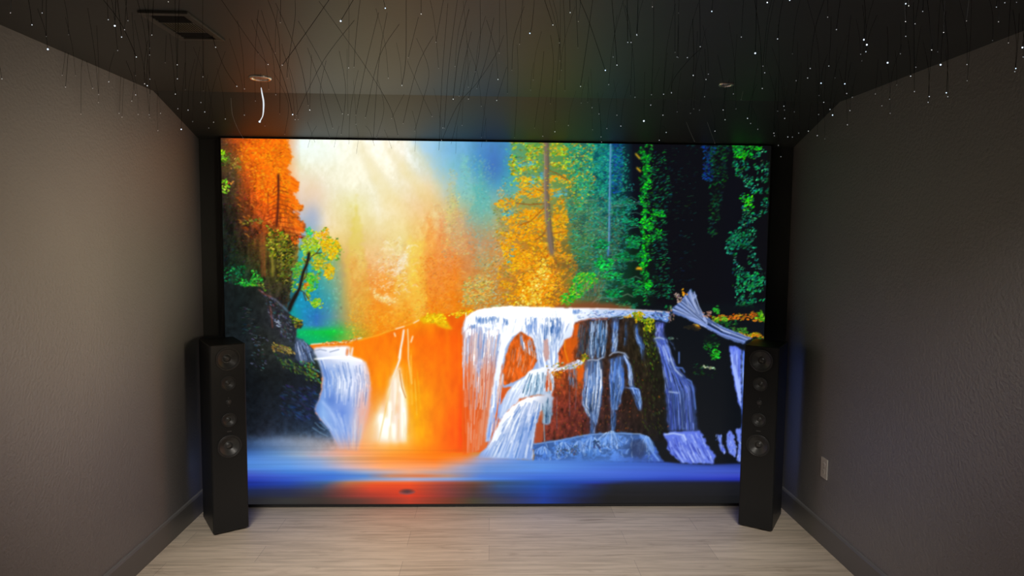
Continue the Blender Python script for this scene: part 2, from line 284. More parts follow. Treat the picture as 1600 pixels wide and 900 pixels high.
    for (x, y, w, c) in ((985, 318, 36, '1c8068'), (972, 330, 30, '1c7868'), (985, 345, 34, '109058'), (990, 372, 34, '109850'), (975, 400, 36, '0c9048'), (955, 430, 34, '18a848'), (940, 410, 30, '14a848'), (985, 440, 32, '0c7840'), (960, 455, 30, '109048'), (1000, 455, 30, '107838'), (1000, 400, 26, '0c6838'), (978, 475, 34, '1c7c50'), (990, 382, 22, '0c9448'), (940, 380, 26, '10a050')):
        dabs([(x-w*.5, y), (x, y-6), (x+w*.5, y-1), (x+w*.4, y+7), (x-w*.3, y+9)], 110, c+' 0a5038 '+c, (1, 3), .42, (-.5, .3), .75, .12, None, int(x+y))
    dabs([(1000, 214), (1018, 214), (1020, 300), (1012, 380), (1014, 480), (1002, 480), (1000, 300)], 620, '0c8030 0c9828 0c5830 12a828 0a4828 0a3824', (1, 2.6), .5, (-.8, .8), .8, .12, (fbm(7, 9, 161, 2) > .4).astype(float), 51)
    for p in ([(1005, 235), (1012, 250), (1006, 270), (1014, 280), (1006, 300)], [(1004, 310), (1008, 330), (1005, 350)], [(1020, 335), (1024, 345), (1010, 358)], [(1036, 332), (1022, 334)], [(1008, 378), (1020, 368), (1034, 362)], [(1006, 385), (1008, 400), (1004, 420)], [(1004, 440), (1010, 448), (1018, 442)]):
        stroke([p], '10a028', 3, .5); dabs([(a-5, b-5) for a, b in p]+[(a+5, b+5) for a, b in p[::-1]], 70, '10c820 0c9030 28d018 0a6828', (1, 2.6), .5, (-.9, .5), .85, .08, None, 52)
    dabs([(1018, 240), (1040, 235), (1052, 300), (1040, 340), (1050, 460), (1018, 470)], 480, '0c6030 0a4830 107848 0a3828 0c5848', (1, 3.2), .35, (-.7, .2), .75, .12, None, 53)
    for p, c in (([(993, 240), (1000, 248)], 'c0a020'), ([(995, 262), (1001, 268)], 'e0b020'), ([(996, 418), (1003, 421)], 'e0a018'), ([(994, 420), (1002, 419)], 'f0b020')): stroke([p], c, 2.4, .95)
    dabs([(1040, 225), (1090, 225), (1085, 470), (1045, 470)], 160, '0a3028 0a2c28 0c4038', (1, 3.5), .3, (-.5, .2), .5, .12, None, 54)
    dabs([(1098, 228), (1118, 226), (1112, 290), (1096, 280)], 200, '08205c 0a3078 0c4090 083048', (1, 3), .5, (-.8, .8), .7, .12, None, 55)
    dabs([(1110, 228), (1140, 226), (1130, 300), (1118, 370), (1104, 360), (1112, 290)], 330, '0c4828 0a3824 0c6028 0a2c20', (1, 3.4), .4, (-1, .5), .6, .12, None, 56)
    R1 = [(1138, 236), (1150, 216), (1190, 214), (1202, 250), (1203, 330), (1180, 345), (1182, 400), (1198, 440), (1195, 480), (1150, 490), (1145, 440), (1136, 380), (1160, 340), (1155, 290)]
    dabs(R1, 900, '0c5840 0a4838 107050 0a3c30 0c8048 188860', (1, 3.2), .45, (-1.4, .2), .85, .14, (fbm(9, 9, 61, 2) > .47).astype(float), 57)
    dabs(R1, 160, '20a070 30b880 58c898', (1, 1.8), .6, (-1.2, .2), .8, .1, (fbm(9, 9, 61, 2) > .5).astype(float), 58)
    for x, y, w, h, c in ((1156, 240, 9, 8, '20d010 10a820 38e010'), (1180, 230, 6, 5, '18b020 10d018'), (1170, 318, 6, 10, '20c818 58d010 0ca828'), (1163, 308, 5, 6, '18b818'), (1155, 375, 18, 16, '0c6c48 108858 0a5838'), (1170, 440, 20, 14, '0c7048 108050 18a048'), (1165, 478, 14, 8, '109040 0c7838'), (1160, 236, 16, 12, '10a028 0c8028')):
        dabs([(x-w, y-h), (x+w, y-h), (x+w, y+h), (x-w, y+h)], int(w*h*.55), c, (1, 3), .5, (-1.2, .3), .85, .1, None, int(x*3+y))
    # --- big orange-yellow tree
    T = [(797, 213), (845, 213), (880, 213), (888, 235), (884, 260), (898, 285), (888, 305), (880, 320), (890, 345), (885, 370), (893, 400), (880, 440), (870, 475), (800, 482), (785, 460), (775, 430), (790, 400), (772, 372), (778, 350), (768, 320), (790, 310), (812, 300), (812, 280), (795, 262), (800, 245)]
    gp = fbm(19, 8, 71, 4); cl = np.clip((gp-.45)*9, 0, 1); tmask = poly(T, 4, 8, 1.5, 70); over(tmask*(1-cl)*.55, table([780, 830, 880], [(226, '50a080 58903c 488850'), (300, '78a070 8c9038 60803c'), (380, 'b88c40 a87020 80682c'), (480, 'c88028 a06420 7c5c28')]))
    dabs(T, 900, '88902c 607830 b07820 789040', (1, 2.4), .45, (-.6, .6), .5, .1, 1-cl*.7, 72)
    dabs(T, 3400, 'f0a010 f8b010 e89010 d0a820 f89808 e8b828', (1, 2.4), .5, (-.8, .8), .7, .07, cl*np.clip((YY-215)/120, .25, 1), 73)
    dabs([(797, 213), (890, 213), (890, 275), (800, 290)], 1000, 'a8b828 c8b020 78a830 98c030 d8a820 50a050', (1, 2.8), .55, (-.6, .6), .85, .08, cl, 74)
    for q in ([(808, 252), (838, 248), (838, 256), (812, 260)], [(843, 270), (852, 268), (852, 278), (843, 276)], [(826, 275), (834, 273), (832, 290), (826, 288)], [(784, 326), (802, 328), (800, 338), (782, 336)], [(868, 300), (884, 296), (884, 306), (868, 308)], [(800, 384), (806, 388), (800, 412), (790, 410)]):
        dabs(q, 40, '58a8b0 70b098 3c98b8', (1, 3), .5, (-.4, .4), .7, .06, None, 75)
    for x, y, w, h, c in ((845, 455, 40, 28, 'f89c10 f8a818 f08808'), (830, 350, 42, 22, 'f8a010 f89808 f0a818'), (840, 430, 34, 30, 'f88c08 f8a020 f8b830'), (795, 317, 24, 7, 'f8a010 f08c10 e8b020'), (870, 280, 18, 6, 'f09c18 e0a820'), (875, 340, 12, 30, 'e8b010 f09810 d89018'), (818, 388, 36, 20, 'f89808 f0a010 f8ac18'), (862, 395, 20, 16, 'f09010 e8a820'), (840, 300, 30, 8, 'e8a818 f0a010'), (820, 285, 14, 10, 'f0a818 e8b020')):
        dabs([(x-w, y), (x-w*.5, y-h), (x+w*.6, y-h), (x+w, y), (x+w*.6, y+h), (x-w*.7, y+h)], int(w*h*.5), c, (1, 3), .5, (-.8, .8), .8, .06, None, int(x+y*2))
    dabs([(840, 420), (850, 400), (860, 430), (842, 475), (800, 480), (812, 462)], 240, 'fcd850 f8c838 f8e070', (1, 2.6), .55, (-1, .6), .8, .05, None, 76)
    dabs([(862, 395), (900, 400), (900, 460), (868, 470)], 420, 'a06828 b87820 886830 c88820', (1, 3), .5, (-1, .6), .6, .06, None, 77)
    for p in ([(853, 322), (830, 345), (812, 352)], [(855, 355), (848, 368), (835, 376)], [(855, 265), (872, 272), (888, 282)], [(851, 318), (828, 320), (805, 317)], [(862, 365), (884, 362)], [(853, 300), (838, 296)]): stroke([p], '985018', 1.5, .75)
    stroke([[(853, 210), (854, 262), (853, 300), (855, 330), (857, 355), (861, 390), (863, 398)]], '806c5c', 6.5, 1.1); stroke([[(856, 210), (857, 262), (856, 300), (859, 330), (861, 355), (865, 390)]], '5c5448', 2, .7); stroke([[(851, 240), (851, 300), (853, 350)]], 'a89888', 1.4, .5)
    dabs([(846, 226), (866, 226), (866, 360), (850, 360)], 60, 'a8a828 e8a010 78a038', (1, 2.4), .5, (-.5, .5), .8, .06, None, 78)
    # bright green shrub right of it
    dabs([(868, 470), (890, 455), (900, 430), (925, 425), (935, 440), (915, 455), (890, 478)], 520, '40c020 18c030 68c820 10a838 98c820', (1, 3), .45, (-.9, .4), .85, .08, None, 79)
    dabs([(935, 402), (958, 405), (955, 422), (938, 425)], 90, '10b040 18c048', (1, 3), .5, (-.6, .3), .8, .08, None, 80)
    for k in range(60):
        x = r.uniform(900, 940); y = r.uniform(440, 478); stroke([[(x, y), (x+r.uniform(-6, 14), y-r.uniform(8, 24))]], r.choice(['786050', '90806c', '604838', '887c50']), 1, .45)
    over(poly([(865, 476), (925, 472), (985, 478), (985, 486), (865, 486)], 1.5, 8, 2)*.75, hexc('8c4828'))
    # --- left cliff forest
    C = [(335, 200), (447, 200), (450, 232), (458, 245), (449, 262), (453, 275), (468, 285), (466, 297), (458, 302), (470, 317), (472, 328), (456, 327), (467, 340), (478, 352), (481, 362), (470, 364), (464, 378), (468, 390), (462, 420), (455, 450), (450, 480), (440, 480), (345, 560)]
    sh = table([345, 365, 385, 405, 425, 445, 465, 480], [(217, '4a3020 a84418 e86010 f86808 ff6a04 ff7008 ff7008 ff7008'), (250, '4c3c20 6c4820 e06010 ff7008 ff7808 ff7c08 ff7808 ff7808'), (280, '38281c 504028 b04c18 f46408 ff7008 ff7808 ff7c08 ff7c08'), (310, '1c1c18 402c1c 883c18 e85c10 f86808 ff7008 f87010 f07010'), (335, '181c18 2c2418 5c3018 b04818 d85414 d86410 d86818 d87020'), (360, '141a18 242018 44281c 6c3418 884818 a05018 c86020 a85028'), (390, '101818 182018 302818 503818 686020 605c20 806c28 707030'), (430, '101818 142c1c 1c3020 2c341c 403c1c 3c3c1c 484828 484828'), (470, '101818 142420 1c2c20 242824 302c28 302c24 283020 283020'), (560, '101818 101818 181c1c 181c20 1c2024 1c2024 1c2024 1c2024')])
    cm = poly(C, 2.6, 5, .8, 5); over(cm, sh)
    P.c = P.c*(1+cm[..., None]*((fbm(5, 12, 151, 3)-.5)*np.clip((YY-230)/120, .3, 1)*1.5)[..., None])
    dabs(C, 2600, None, (1, 2.4), .5, (-.9, .9), .45, .1, cm, 81, base=sh, gain=.75)
    dabs(C, 3400, None, (.9, 2.2), .5, (-.9, .9), .5, .1, cm*np.clip((fbm(9, 9, 85, 2)-.35)*5, 0, 1), 82, base=sh, gain=1.22)
    dabs([(370, 225), (450, 220), (455, 310), (410, 320), (385, 270)], 420, 'ff8c10 ff9818 ff8008 ff9c20', (1, 2.6), .6, (-.9, .9), .6, .05, None, 83)
    for y0 in range(290, 372, 7):                 # boughs of the bare tree
        for d in (-1, 1):
            x0 = 434; l = 12+(y0-285)*.42; l *= (.55 if d < 0 else 1)
            stroke([[(x0, y0), (x0+d*l*.6, y0+3+r.uniform(-2, 2)), (x0+d*l, y0+r.uniform(4, 12))]], r.choice(['7c2c10', '902c10', '8c4018']), 1.2, .75)
    for k in range(120):                          # ragged right edge and dark pockets of the orange trees
        y = r.uniform(212, 366); x = np.interp(y, [210, 245, 262, 290, 305, 322, 340, 366], [447, 456, 449, 467, 458, 471, 462, 478])-r.uniform(-1, 10); l = r.uniform(4, 11)
        stroke([[(x-l*.6, y-l*.35), (x, y), (x+l*.3, y+l*.25)]], r.choice(['ff7c08', 'f86c08', 'ff8c18', 'e06010']), 1.7, .8)
    for k in range(150):
        y = r.uniform(215, 370); x = r.uniform(372, 452); l = r.uniform(3, 9); stroke([[(x-l*.5, y-l*.2), (x, y), (x+l*.4, y+l*.5)]], r.choice(['b84808', 'd05408', '9c3c0c', 'ffa030']), 1.2, .32 if y < 300 else .6)
    stroke([[(435, 272), (435, 300), (434, 330), (432, 355)]], '5c2414', 3, .95); stroke([[(419, 300), (418, 335)]], '802c10', 1.6, .6)
    for xx, c in ((412, 'a05028'), (418, '3c2014'), (408, '8c4c28'), (424, 'a09030'), (431, '201c10'), (440, '909028')): stroke([[(xx, 365), (xx+1, 400), (xx+2, 432)]], c, 3, .5)
    dabs([(415, 352), (430, 358), (450, 365), (462, 385), (460, 405), (420, 400)], 420, '98a820 707820 b8a028 507018 303810', (1, 2.8), .5, (-.9, .5), .8, .1, None, 84)
    dabs([(434, 375), (462, 380), (455, 440), (432, 440)], 420, '504c18 384018 706c20 242810 888028', (1, 2.8), .5, (-.9, .5), .75, .1, None, 86)
    for x, y, w, h, c, n in ((349, 243, 5, 9, '80c818 a0d020 60a818', 60), (350, 291, 6, 10, '78d018 58a818 a8c830', 60), (362, 288, 4, 3, 'e08838', 8), (352, 250, 9, 8, '607828 485820', 40), (368, 258, 9, 8, '807028 a07830', 40), (393, 347, 16, 5, '786c28 909030 504818', 50), (400, 436, 8, 12, '28a030 188828 50b030 30c040', 70), (386, 442, 8, 6, '20a830 40b038 188030', 50), (368, 448, 8, 6, '107c30 189840 0c5828', 50), (360, 430, 14, 10, '0c5830 0a4028 108040', 60), (375, 424, 8, 8, '0c5030 0a6830', 40), (404, 452, 12, 6, '708028 509020 889030', 50), (392, 476, 10, 3, '106028 187030', 16), (461, 377, 6, 5, 'f07010 f88018 c84810', 20), (461, 371, 9, 5, 'd84c10 883010 503018', 30), (463, 412, 4, 4, 'e88820 f09020', 10)):
        dabs([(x-w, y-h), (x+w, y-h), (x+w, y+h), (x-w, y+h)], n, c, (1, 2.6), .55, (-.9, .9), .85, .1, None, int(x*2+y))
    # blue-green gap and the small yellow-green tree
    gap = poly([(470, 385), (530, 385), (545, 440), (548, 530), (464, 530), (466, 500), (452, 490), (462, 450)], 2, 8, 2.5)
    gc = table([455, 475, 495, 515, 535, 550], [(385, '38b890 30b8b0 40b0a0 80b070 c0b060 e0a850'), (430, '30a890 1c98a8 38a0a0 78b090 a8a878 e0a050'), (470, '1890b0 1c90b8 2490b0 409ca0 90a878 e09c48'), (495, '14a098 2088b8 2c70b8 4c90a8 98a070 d89c40'), (508, '18a888 2890b0 3478b8 409c90 60a860 d09c38'), (518, '10b868 0cb860 10c050 10c840 30c040 b0a830'), (528, '0ca060 0cb068 0cb860 14b048 60a838 d8981c')])
    over(gap*np.clip((548-XX)/26, 0, 1), gc); dabs(None, 420, None, (1, 3), .7, (0, 3), .4, .06, gap*(XX < 535), 87, base=gc, gain=1.06)
    L = [(455, 455), (460, 410), (474, 385), (474, 366), (482, 358), (492, 364), (508, 356), (514, 366), (528, 376), (536, 396), (522, 412), (521, 438), (508, 430), (498, 440), (488, 450), (486, 462), (500, 472), (505, 484), (496, 480), (484, 470), (470, 450)]
    dabs(L, 620, '88b828 a8b828 60b030 c8b820 50a838 b8a830', (1, 2.8), .6, (-.9, .9), .75, .08, np.clip((fbm(8, 8, 91, 2)-.38)*6, 0, 1), 92)
    for x, y, w, h, c, n in ((485, 385, 14, 16, 'a0c820 b8d028 90b828', 220), (515, 388, 16, 14, 'f0c010 f8c818 e8b010', 240), (515, 425, 8, 14, 'e8b010 f0c010 d0b020', 120), (500, 410, 14, 10, 'c8b820 d8c020 98b028', 130), (486, 440, 10, 14, '58c020 80c828 30b038', 120), (495, 474, 10, 6, '98c820 b0c828 60b828', 60), (466, 425, 8, 16, '40b040 60a830 88a028', 120), (478, 448, 4, 6, 'e08018 d06818', 14), (484, 362, 6, 8, '30d080 38c870', 30), (497, 368, 7, 8, 'f0a818 e8b820 d8c020', 50), (508, 366, 5, 8, 'f0a030 f8b020', 30)):
        dabs([(x-w, y), (x-w*.5, y-h), (x+w*.6, y-h), (x+w, y), (x+w*.5, y+h), (x-w*.6, y+h)], n, c, (1, 2.6), .6, (-.9, .9), .8, .06, None, int(x*5+y))
    stroke([[(451, 486), (456, 473), (463, 460), (468, 451), (471, 438), (474, 425), (479, 414), (482, 402), (483, 394)]], '241c18', 3.4, 1.2); stroke([[(451, 486), (456, 473), (464, 458)]], '1c1814', 5, 1)
    for p in ([(482, 408), (487, 400), (494, 396), (503, 395)], [(469, 453), (476, 458), (483, 468)], [(474, 458), (478, 470)], [(480, 412), (474, 405)], [(472, 440), (478, 432), (480, 420)], [(494, 396), (500, 388)]): stroke([p], '4c3418', 1.3, .85)
    return P.c
def paint_water():
    r = np.random.RandomState(22)
    dark = hexc('0e1218')
    # ground behind everything below the forest
    over(poly([(1000, 476), (1216, 476), (1216, 735), (1000, 735)], 1, 8, 3), dark)
    # orange rock wall
    RK = [(478, 540), (520, 534), (560, 531), (590, 523), (615, 514), (640, 506), (655, 498), (672, 491), (700, 490), (722, 492), (760, 490), (900, 490), (930, 700), (480, 715)]
    rk = poly(RK, 1, 7, .7, 9)
    rc = table([480, 520, 560, 600, 630, 650, 670, 700, 720, 760, 800, 880], [
      (490, 'f08008 f08008 f88810 fc8008 f88008 f8a010 f09008 f07008 f06808 e86010 d86018 c05818'),
      (530, 'f07008 f07408 fc7c04 ff7c00 ff8000 ff7800 ff7000 ff6a00 ff6000 e06428 d85c18 b04c18'),
      (580, 'f07008 f07408 ff8800 ff8c00 ff8c00 ff8800 ff8000 ff7000 fc5c00 dc6030 d85c18 a84818'),
      (620, 'f07008 f0a080 f49050 ff9400 f8a000 f8a000 ff9400 ff7800 fc5800 e06028 d85818 8c3c18'),
      (660, 'f08040 e8b8b0 f09868 ff9808 fc9c08 f8a400 ff9400 ff6800 ff4800 e85010 d85418 743018'),
      (700, 'f0a060 f0a078 fc9c50 ffa020 ff9c10 ff9c08 ff8c04 ff6400 fc4c00 ec6418 d86830 743018')])
    over(rk, rc); P.c = P.c*(1+rk[..., None]*(fbm(16, 26, 201, 4)-.5)[..., None]*np.array([.1, .35, .3]))
    over(poly([(655, 499), (672, 490), (690, 490), (700, 503), (706, 515), (695, 514), (680, 506), (660, 506)], 2, 6, 1.5)*.85, hexc('ecc010')); dabs([(655, 500), (672, 489), (692, 490), (702, 512), (680, 506)], 90, 'f8d820 e8b010 f0c818', (1, 2.6), .6, (-1, 1), .8, .05, None, 202)
    dabs([(700, 492), (728, 484), (740, 482), (732, 492), (712, 495)], 120, 'f8b010 e8c018 f08008 f8d838', (1, 2.6), .5, (-.6, .4), .85, .06, None, 203)
    stroke([[(560, 532), (590, 524), (615, 515), (640, 507), (655, 499)]], 'f8b838', 2, .6); stroke([[(540, 536), (552, 531), (565, 528)], [(618, 514), (632, 510)], [(646, 505), (655, 500)], [(486, 538), (500, 537), (520, 536), (540, 534)]], 'fff0e0', 1.6, .8)
    dabs([(495, 540), (520, 533), (560, 527), (560, 533), (520, 539)], 70, 'f89810 e87010 b86818 fcc060', (1, 2.4), .4, (-.4, .1), .8, .06, None, 204)
    # thin bright rills and the white fan of mist in the middle
    m = poly([(625, 560), (628, 590), (640, 640), (648, 690), (640, 712), (572, 712), (572, 670), (590, 640), (606, 605), (618, 580)], 1.5, 14, 9); over(m*.75, hexc('f8d070'))
    m = poly([(624, 572), (627, 600), (636, 620), (636, 650), (634, 692), (582, 692), (583, 668), (594, 640), (603, 612), (612, 590)], 1.2, 9, 3); over(m, hexc('fbfbee')); over(blob(600, 668, 20, 34)*.7, hexc('fdfdf4')); over(blob(622, 640, 8, 40)*.5, hexc('ffffff'))
    flow([(620, 575), (604, 610), (584, 690)], [(626, 575), (634, 620), (638, 690)], 26, 'f4f4ee ffffff f8e8b0', 1.5, .4, seed=205)
    stroke([[(631, 515), (629, 530), (626, 545), (625, 560), (621, 572), (614, 590)]], 'fdf4e8', 2.4, 1); stroke([[(637, 514), (638, 535), (638, 560), (643, 600)]], 'f8d8a0', 1.8, .9); stroke([[(626, 546), (623, 560)], [(645, 525), (642, 535)], [(616, 520), (618, 526)]], 'fff4e0', 2, .9)
    stroke([[(624, 578), (628, 605), (634, 622)]], 'c86808', 1.2, .7); flow([(634, 540), (634, 620)], [(652, 550), (660, 660)], 16, 'f8c040 fcd870 f8a818', 1.6, .35, seed=206)
    flow([(560, 545), (560, 700)], [(720, 500), (722, 700)], 50, 'ff9c10 ff7c00 ffb020 f06000', 5, .14, (.2, .6), seed=207, mask=rk)
    # --- left cliff rock
    CL = [(345, 440), (385, 448), (408, 448), (420, 462), (434, 474), (448, 486), (460, 497), (472, 504), (473, 510), (464, 516), (463, 532), (478, 537), (490, 546), (497, 560), (502, 575), (503, 592), (502, 610), (497, 625), (491, 640), (500, 655), (512, 668), (522, 685), (530, 700), (500, 712), (345, 712)]
    cm = poly(CL, 1.3, 6, .8, 11); cc = table([345, 380, 410, 440, 470, 500, 530], [(440, '12181a 161e1c 20241f 2c2c28 2c2c2c 22261e 22261e'), (500, '12181a 141c1e 202426 2a2c34 262a2c 1e2620 1e2620'), (545, '12181a 1a2026 20241f 2c3030 283440 283820 283820'), (600, '14191d 161c22 181e24 1a2228 1c2430 1e2a34 1e2a34'), (650, '14191d 181e26 1c2430 1e2a3c 1c2c48 1e3454 3c5880'), (680, '16202c 1c2430 242c3c 2c3c54 344860 3c5474 5078a8'), (712, '2c5088 4068a0 6080a8 8090a8 9898a4 b0a098 d0a088')])
    over(cm, cc); P.c = P.c*(1+cm[..., None]*(fbm(6, 6, 211, 3)-.5)[..., None]*.8)*(1-.28*cm[..., None]*np.clip((YY-545)/40, 0, 1)[..., None]*np.clip((690-YY)/25, 0, 1)[..., None])
    dabs([(410, 455), (440, 480), (462, 505), (460, 540), (440, 520), (420, 490)], 200, '4c5878 687490 303848 5c4038 404858', (1, 2.8), .4, (.2, 1.1), .6, .1, None, 212)
    stroke([[(420, 463), (430, 468), (440, 477), (450, 487)]], '687088', 2.2, .6); stroke([[(404, 452), (414, 460), (424, 464)]], '90483c', 2, .6); stroke([[(422, 478), (424, 492), (426, 512)]], '8c4434', 1.8, .5); dabs([(428, 500), (440, 505), (436, 514)], 20, 'a8b8d0 8898b0', (1, 2), .5, (0, 1), .8, .05, None, 213)
    dabs([(452, 490), (472, 500), (473, 509), (462, 510)], 60, '607820 90a028 384818 c0a020', (1, 2.4), .6, (-.8, .8), .85, .08, None, 214); stroke([[(464, 510), (472, 508)]], '2c1c18', 4, .9)
    over(poly([(462, 526), (473, 530), (484, 540), (493, 552), (488, 566), (470, 570), (462, 560), (460, 545)], 1, 5, 1)*.85, hexc('40506c')); flow([(462, 528), (462, 545), (468, 565)], [(476, 533), (488, 545), (492, 562)], 60, '8898c0 a8b8d8 28344c 6078a8', 1, .7, (.2, .5), seed=215)
    dabs([(424, 541), (432, 535), (448, 540), (460, 552), (450, 556), (436, 550)], 130, '6c5c30 8c7840 504824 a08850', (1, 3), .45, (.3, 1), .75, .1, None, 216); dabs([(428, 550), (440, 555), (466, 572), (490, 575), (500, 598), (488, 600), (470, 585), (440, 575)], 190, '2c4828 486828 243820 607030 385048', (1, 3), .45, (.3, 1.1), .65, .1, None, 217)
    dabs([(468, 565), (486, 562), (500, 585), (502, 600), (494, 598), (480, 580)], 90, '389048 507820 288058 807020', (1, 2.4), .5, (.3, 1.2), .75, .1, None, 218); stroke([[(484, 553), (487, 562), (492, 568)], [(488, 575), (500, 582)]], '90b8d8', 1.2, .7)
    dabs([(395, 525), (420, 525), (415, 580), (395, 575)], 60, '485470 5c6888 303848', (1, 3), .4, (0, 1), .55, .1, None, 219); dabs([(440, 600), (500, 600), (492, 640), (505, 665), (440, 650)], 240, '20305c 243c70 1c2840 2c4880', (1.5, 5), .35, (.2, .8), .3, .1, None, 220); dabs([(375, 480), (400, 480), (405, 525), (375, 525)], 50, '2c3838 384848 243030', (1, 4), .3, (-.2, .3), .6, .1, None, 221)
    stroke([[(492, 660), (500, 668), (508, 672)], [(488, 668), (500, 676), (512, 682)], [(500, 660), (510, 670)]], '7098b8', 1.3, .6)
    # --- left waterfall
    W1 = [(489, 543), (520, 541), (546, 541), (548, 556), (562, 560), (572, 566), (577, 580), (580, 610), (578, 640), (570, 670), (562, 706), (530, 702), (514, 672), (501, 655), (491, 640), (498, 624), (503, 610), (504, 590), (500, 572), (494, 560)]
    m = poly(W1, .8, 8, 1.6, 13); wc = table([490, 505, 520, 535, 550, 565, 580], [(541, 'e8e8f4 eef0fa f0f2fa f0f2fa f4f0f8 f0c8b8 f08040'), (560, 'a0b8e0 c8d4f0 e0e4f4 e8ecf8 eef0fc f0e8f0 f0c8b0'), (580, '88a8e0 8cacea 90b0ea c0d0f4 d0dcf8 d8d8ec f0b8a0'), (605, '5080d0 78a0e4 80a4e8 d0dcf8 d4dcf8 d8d4e8 f0a890'), (625, '5880c8 80a8e8 6c90dc a0b8f0 b8c8f4 d8c0cc f4a078'), (645, '5888d8 90b8f0 88a8e8 6c90e0 a0b8ec e0b8b8 f4a070'), (670, '6090d0 88b0ec 80a4e4 88a8e8 b0bce4 e4b8b0 f49860'), (706, '90a8d0 a0b4dc a8b8e0 b0b8e0 d0b8c8 eca890 fc9850')])
    over(m, wc); over(blob(536, 606, 14, 15)*.75, hexc('e0e8fc')); over(blob(516, 625, 9, 12)*.5, hexc('5078cc')); over(blob(540, 632, 14, 16)*.4, hexc('6088d8'))
    flow([(493, 560), (504, 590), (503, 625)], [(574, 568), (578, 600), (574, 640)], 130, '4c70b8 e8f0ff 6088d0 ffffff 5c84cc b8ccf4', 1.2, .42, (.15, .5), seed=231, mask=m); flow([(495, 640), (515, 672), (530, 700)], [(572, 640), (566, 670), (560, 705)], 90, 'b8d0f8 6890e0 d0e0fc 88a8e8', 2, .3, (.2, .6), seed=232, mask=m)
    stroke([[(491, 548), (500, 546), (510, 548)], [(515, 550), (530, 546)]], '8898b8', 1.3, .6); stroke([[(491, 561), (515, 559), (548, 558), (566, 564)]], 'ffffff', 2.6, .7); stroke([[(551, 543), (549, 556)]], 'f8e8e0', 2.4, 1); stroke([[(543, 545), (542, 555)]], 'f08038', 3, .9); stroke([[(503, 627), (515, 640), (525, 660)]], 'b0ccfc', 4, .5)
    over(blob(568, 660, 12, 40)*.55, hexc('f0b098')); over(blob(577, 690, 16, 26)*.6, hexc('f4c088'))
    # --- the big fall: body, arches, shelves
    LC = [(722, 515), (725, 500), (733, 491), (746, 484), (790, 482), (795, 520), (785, 560), (778, 610), (770, 650), (760, 700), (722, 712)]
    m = poly(LC, .8, 8, 1, 14); lc = table([722, 740, 760, 785], [(490, 'f0e8e8 f0f0f8 f8f8fc f8f8fc'), (515, 'c8a8a8 b8b8d8 a8c0e8 c8d4f0'), (545, 'e08050 c89088 b0a0b8 90b0e0'), (580, 'e86c30 dc7448 cc7860 b88888'), (620, 'f06018 e06028 d86430 c8744c'), (700, 'f05808 e85c18 e06c30 d08060')])
    over(m, lc); over(poly([(752, 625), (762, 592), (778, 590), (776, 625), (765, 670), (752, 700)], 1, 6, 3)*.45, hexc('d89078'))
    flow([(723, 515), (723, 560), (724, 620), (725, 700)], [(792, 515), (783, 560), (775, 620), (762, 700)], 190, 'f8f4fc 90b0e8 d8dcf4 6890d0 ffffff f0c8b8', 1, .5, (.1, .35), (0, .75), seed=241, bias=2.6, mask=m); flow([(723, 560), (725, 710)], [(780, 560), (760, 710)], 60, 'f8b090 e84808 f0a080 e8c8c0', 1.3, .35, (.2, .5), seed=242, mask=m)
    dabs([(745, 560), (760, 562), (752, 580), (742, 575)], 30, 'd8c8d0 c0b8d0', (2, 4), .6, (0, 3), .35, .03, None, 243)
    # dark rock face at the right of the fall
    RF = [(838, 560), (862, 545), (875, 520), (897, 505), (900, 498), (1020, 494), (1030, 520), (1036, 560), (1042, 620), (1046, 690), (960, 690), (900, 690), (835, 692), (838, 665), (862, 640), (864, 600)]
    m = poly(RF, 1.2, 6, 1, 15); dc = table([838, 865, 890, 910, 935, 965, 1000, 1040], [(500, 'c05020 c05020 c85820 5c3420 3c2820 342420 2c2818 181c14'), (550, 'c05020 c45020 c85018 54301c 34241c 2c2018 242014 161a12'), (590, 'b04820 a84818 8c3c1c c05418 3c241c 301e18 241c14 14160f'), (630, '803420 7c3020 702c20 602820 3c201c 301c18 241810 12130f'), (690, '642c24 642820 582420 48201c 2c1c1c 24181a 20181a 101216')])
    over(m, dc); P.c = P.c*(1+m[..., None]*(fbm(4, 9, 251, 3)-.5)[..., None]*1.2); rfm = m
    dabs(None, 520, 'a04820 6c4020 803818 5c4c20 b05020 3c2018', (1, 2.2), .6, (0, 3), .4, .1, rfm*np.clip((YY-560)/40, 0, 1)*np.clip((1010-XX)/60, .15, 1), 252)
    dabs([(985, 560), (1010, 560), (1030, 600), (1035, 680), (1010, 680), (990, 620)], 160, '2c4818 384c1c 20300f 4c5020', (1, 3.2), .35, (.8, 1.6), .5, .1, None, 253); dabs([(1000, 500), (1024, 500), (1032, 560), (1020, 580), (1006, 540)], 170, '486018 2c4414 688018 1c2c10', (1, 3), .4, (.8, 1.7), .65, .1, None, 254)
    over(poly([(880, 552), (884, 530), (902, 526), (903, 535), (895, 548), (892, 566), (876, 570)], 1, 5, .8)*.85, hexc('d85c10')); over(poly([(896, 508), (906, 504), (902, 525), (896, 524)], .6, 5, .8)*.9, hexc('e05c14')); stroke([[(883, 532), (882, 545), (888, 566)]], 'f08810', 1.6, .9); over(poly([(901, 570), (912, 568), (913, 590), (903, 597)], 1, 4, 1)*.9, hexc('e86010'))
    # arch of orange rock under the lip
    A1 = [(814, 517), (822, 520), (832, 528), (837, 545), (839, 565), (832, 577), (820, 588), (802, 597), (787, 603), (786, 578), (790, 556), (797, 535)]
    AM = poly([(785, 520), (842, 516), (850, 575), (830, 600), (785, 606)], .5, 8, 1); over(AM, hexc('9ab4e4')); m = poly(A1, .8, 5, .9, 16); over(m, hexc('d45c18')); P.c = P.c*(1+m[..., None]*(fbm(5, 10, 261, 3)-.5)[..., None]*.8)
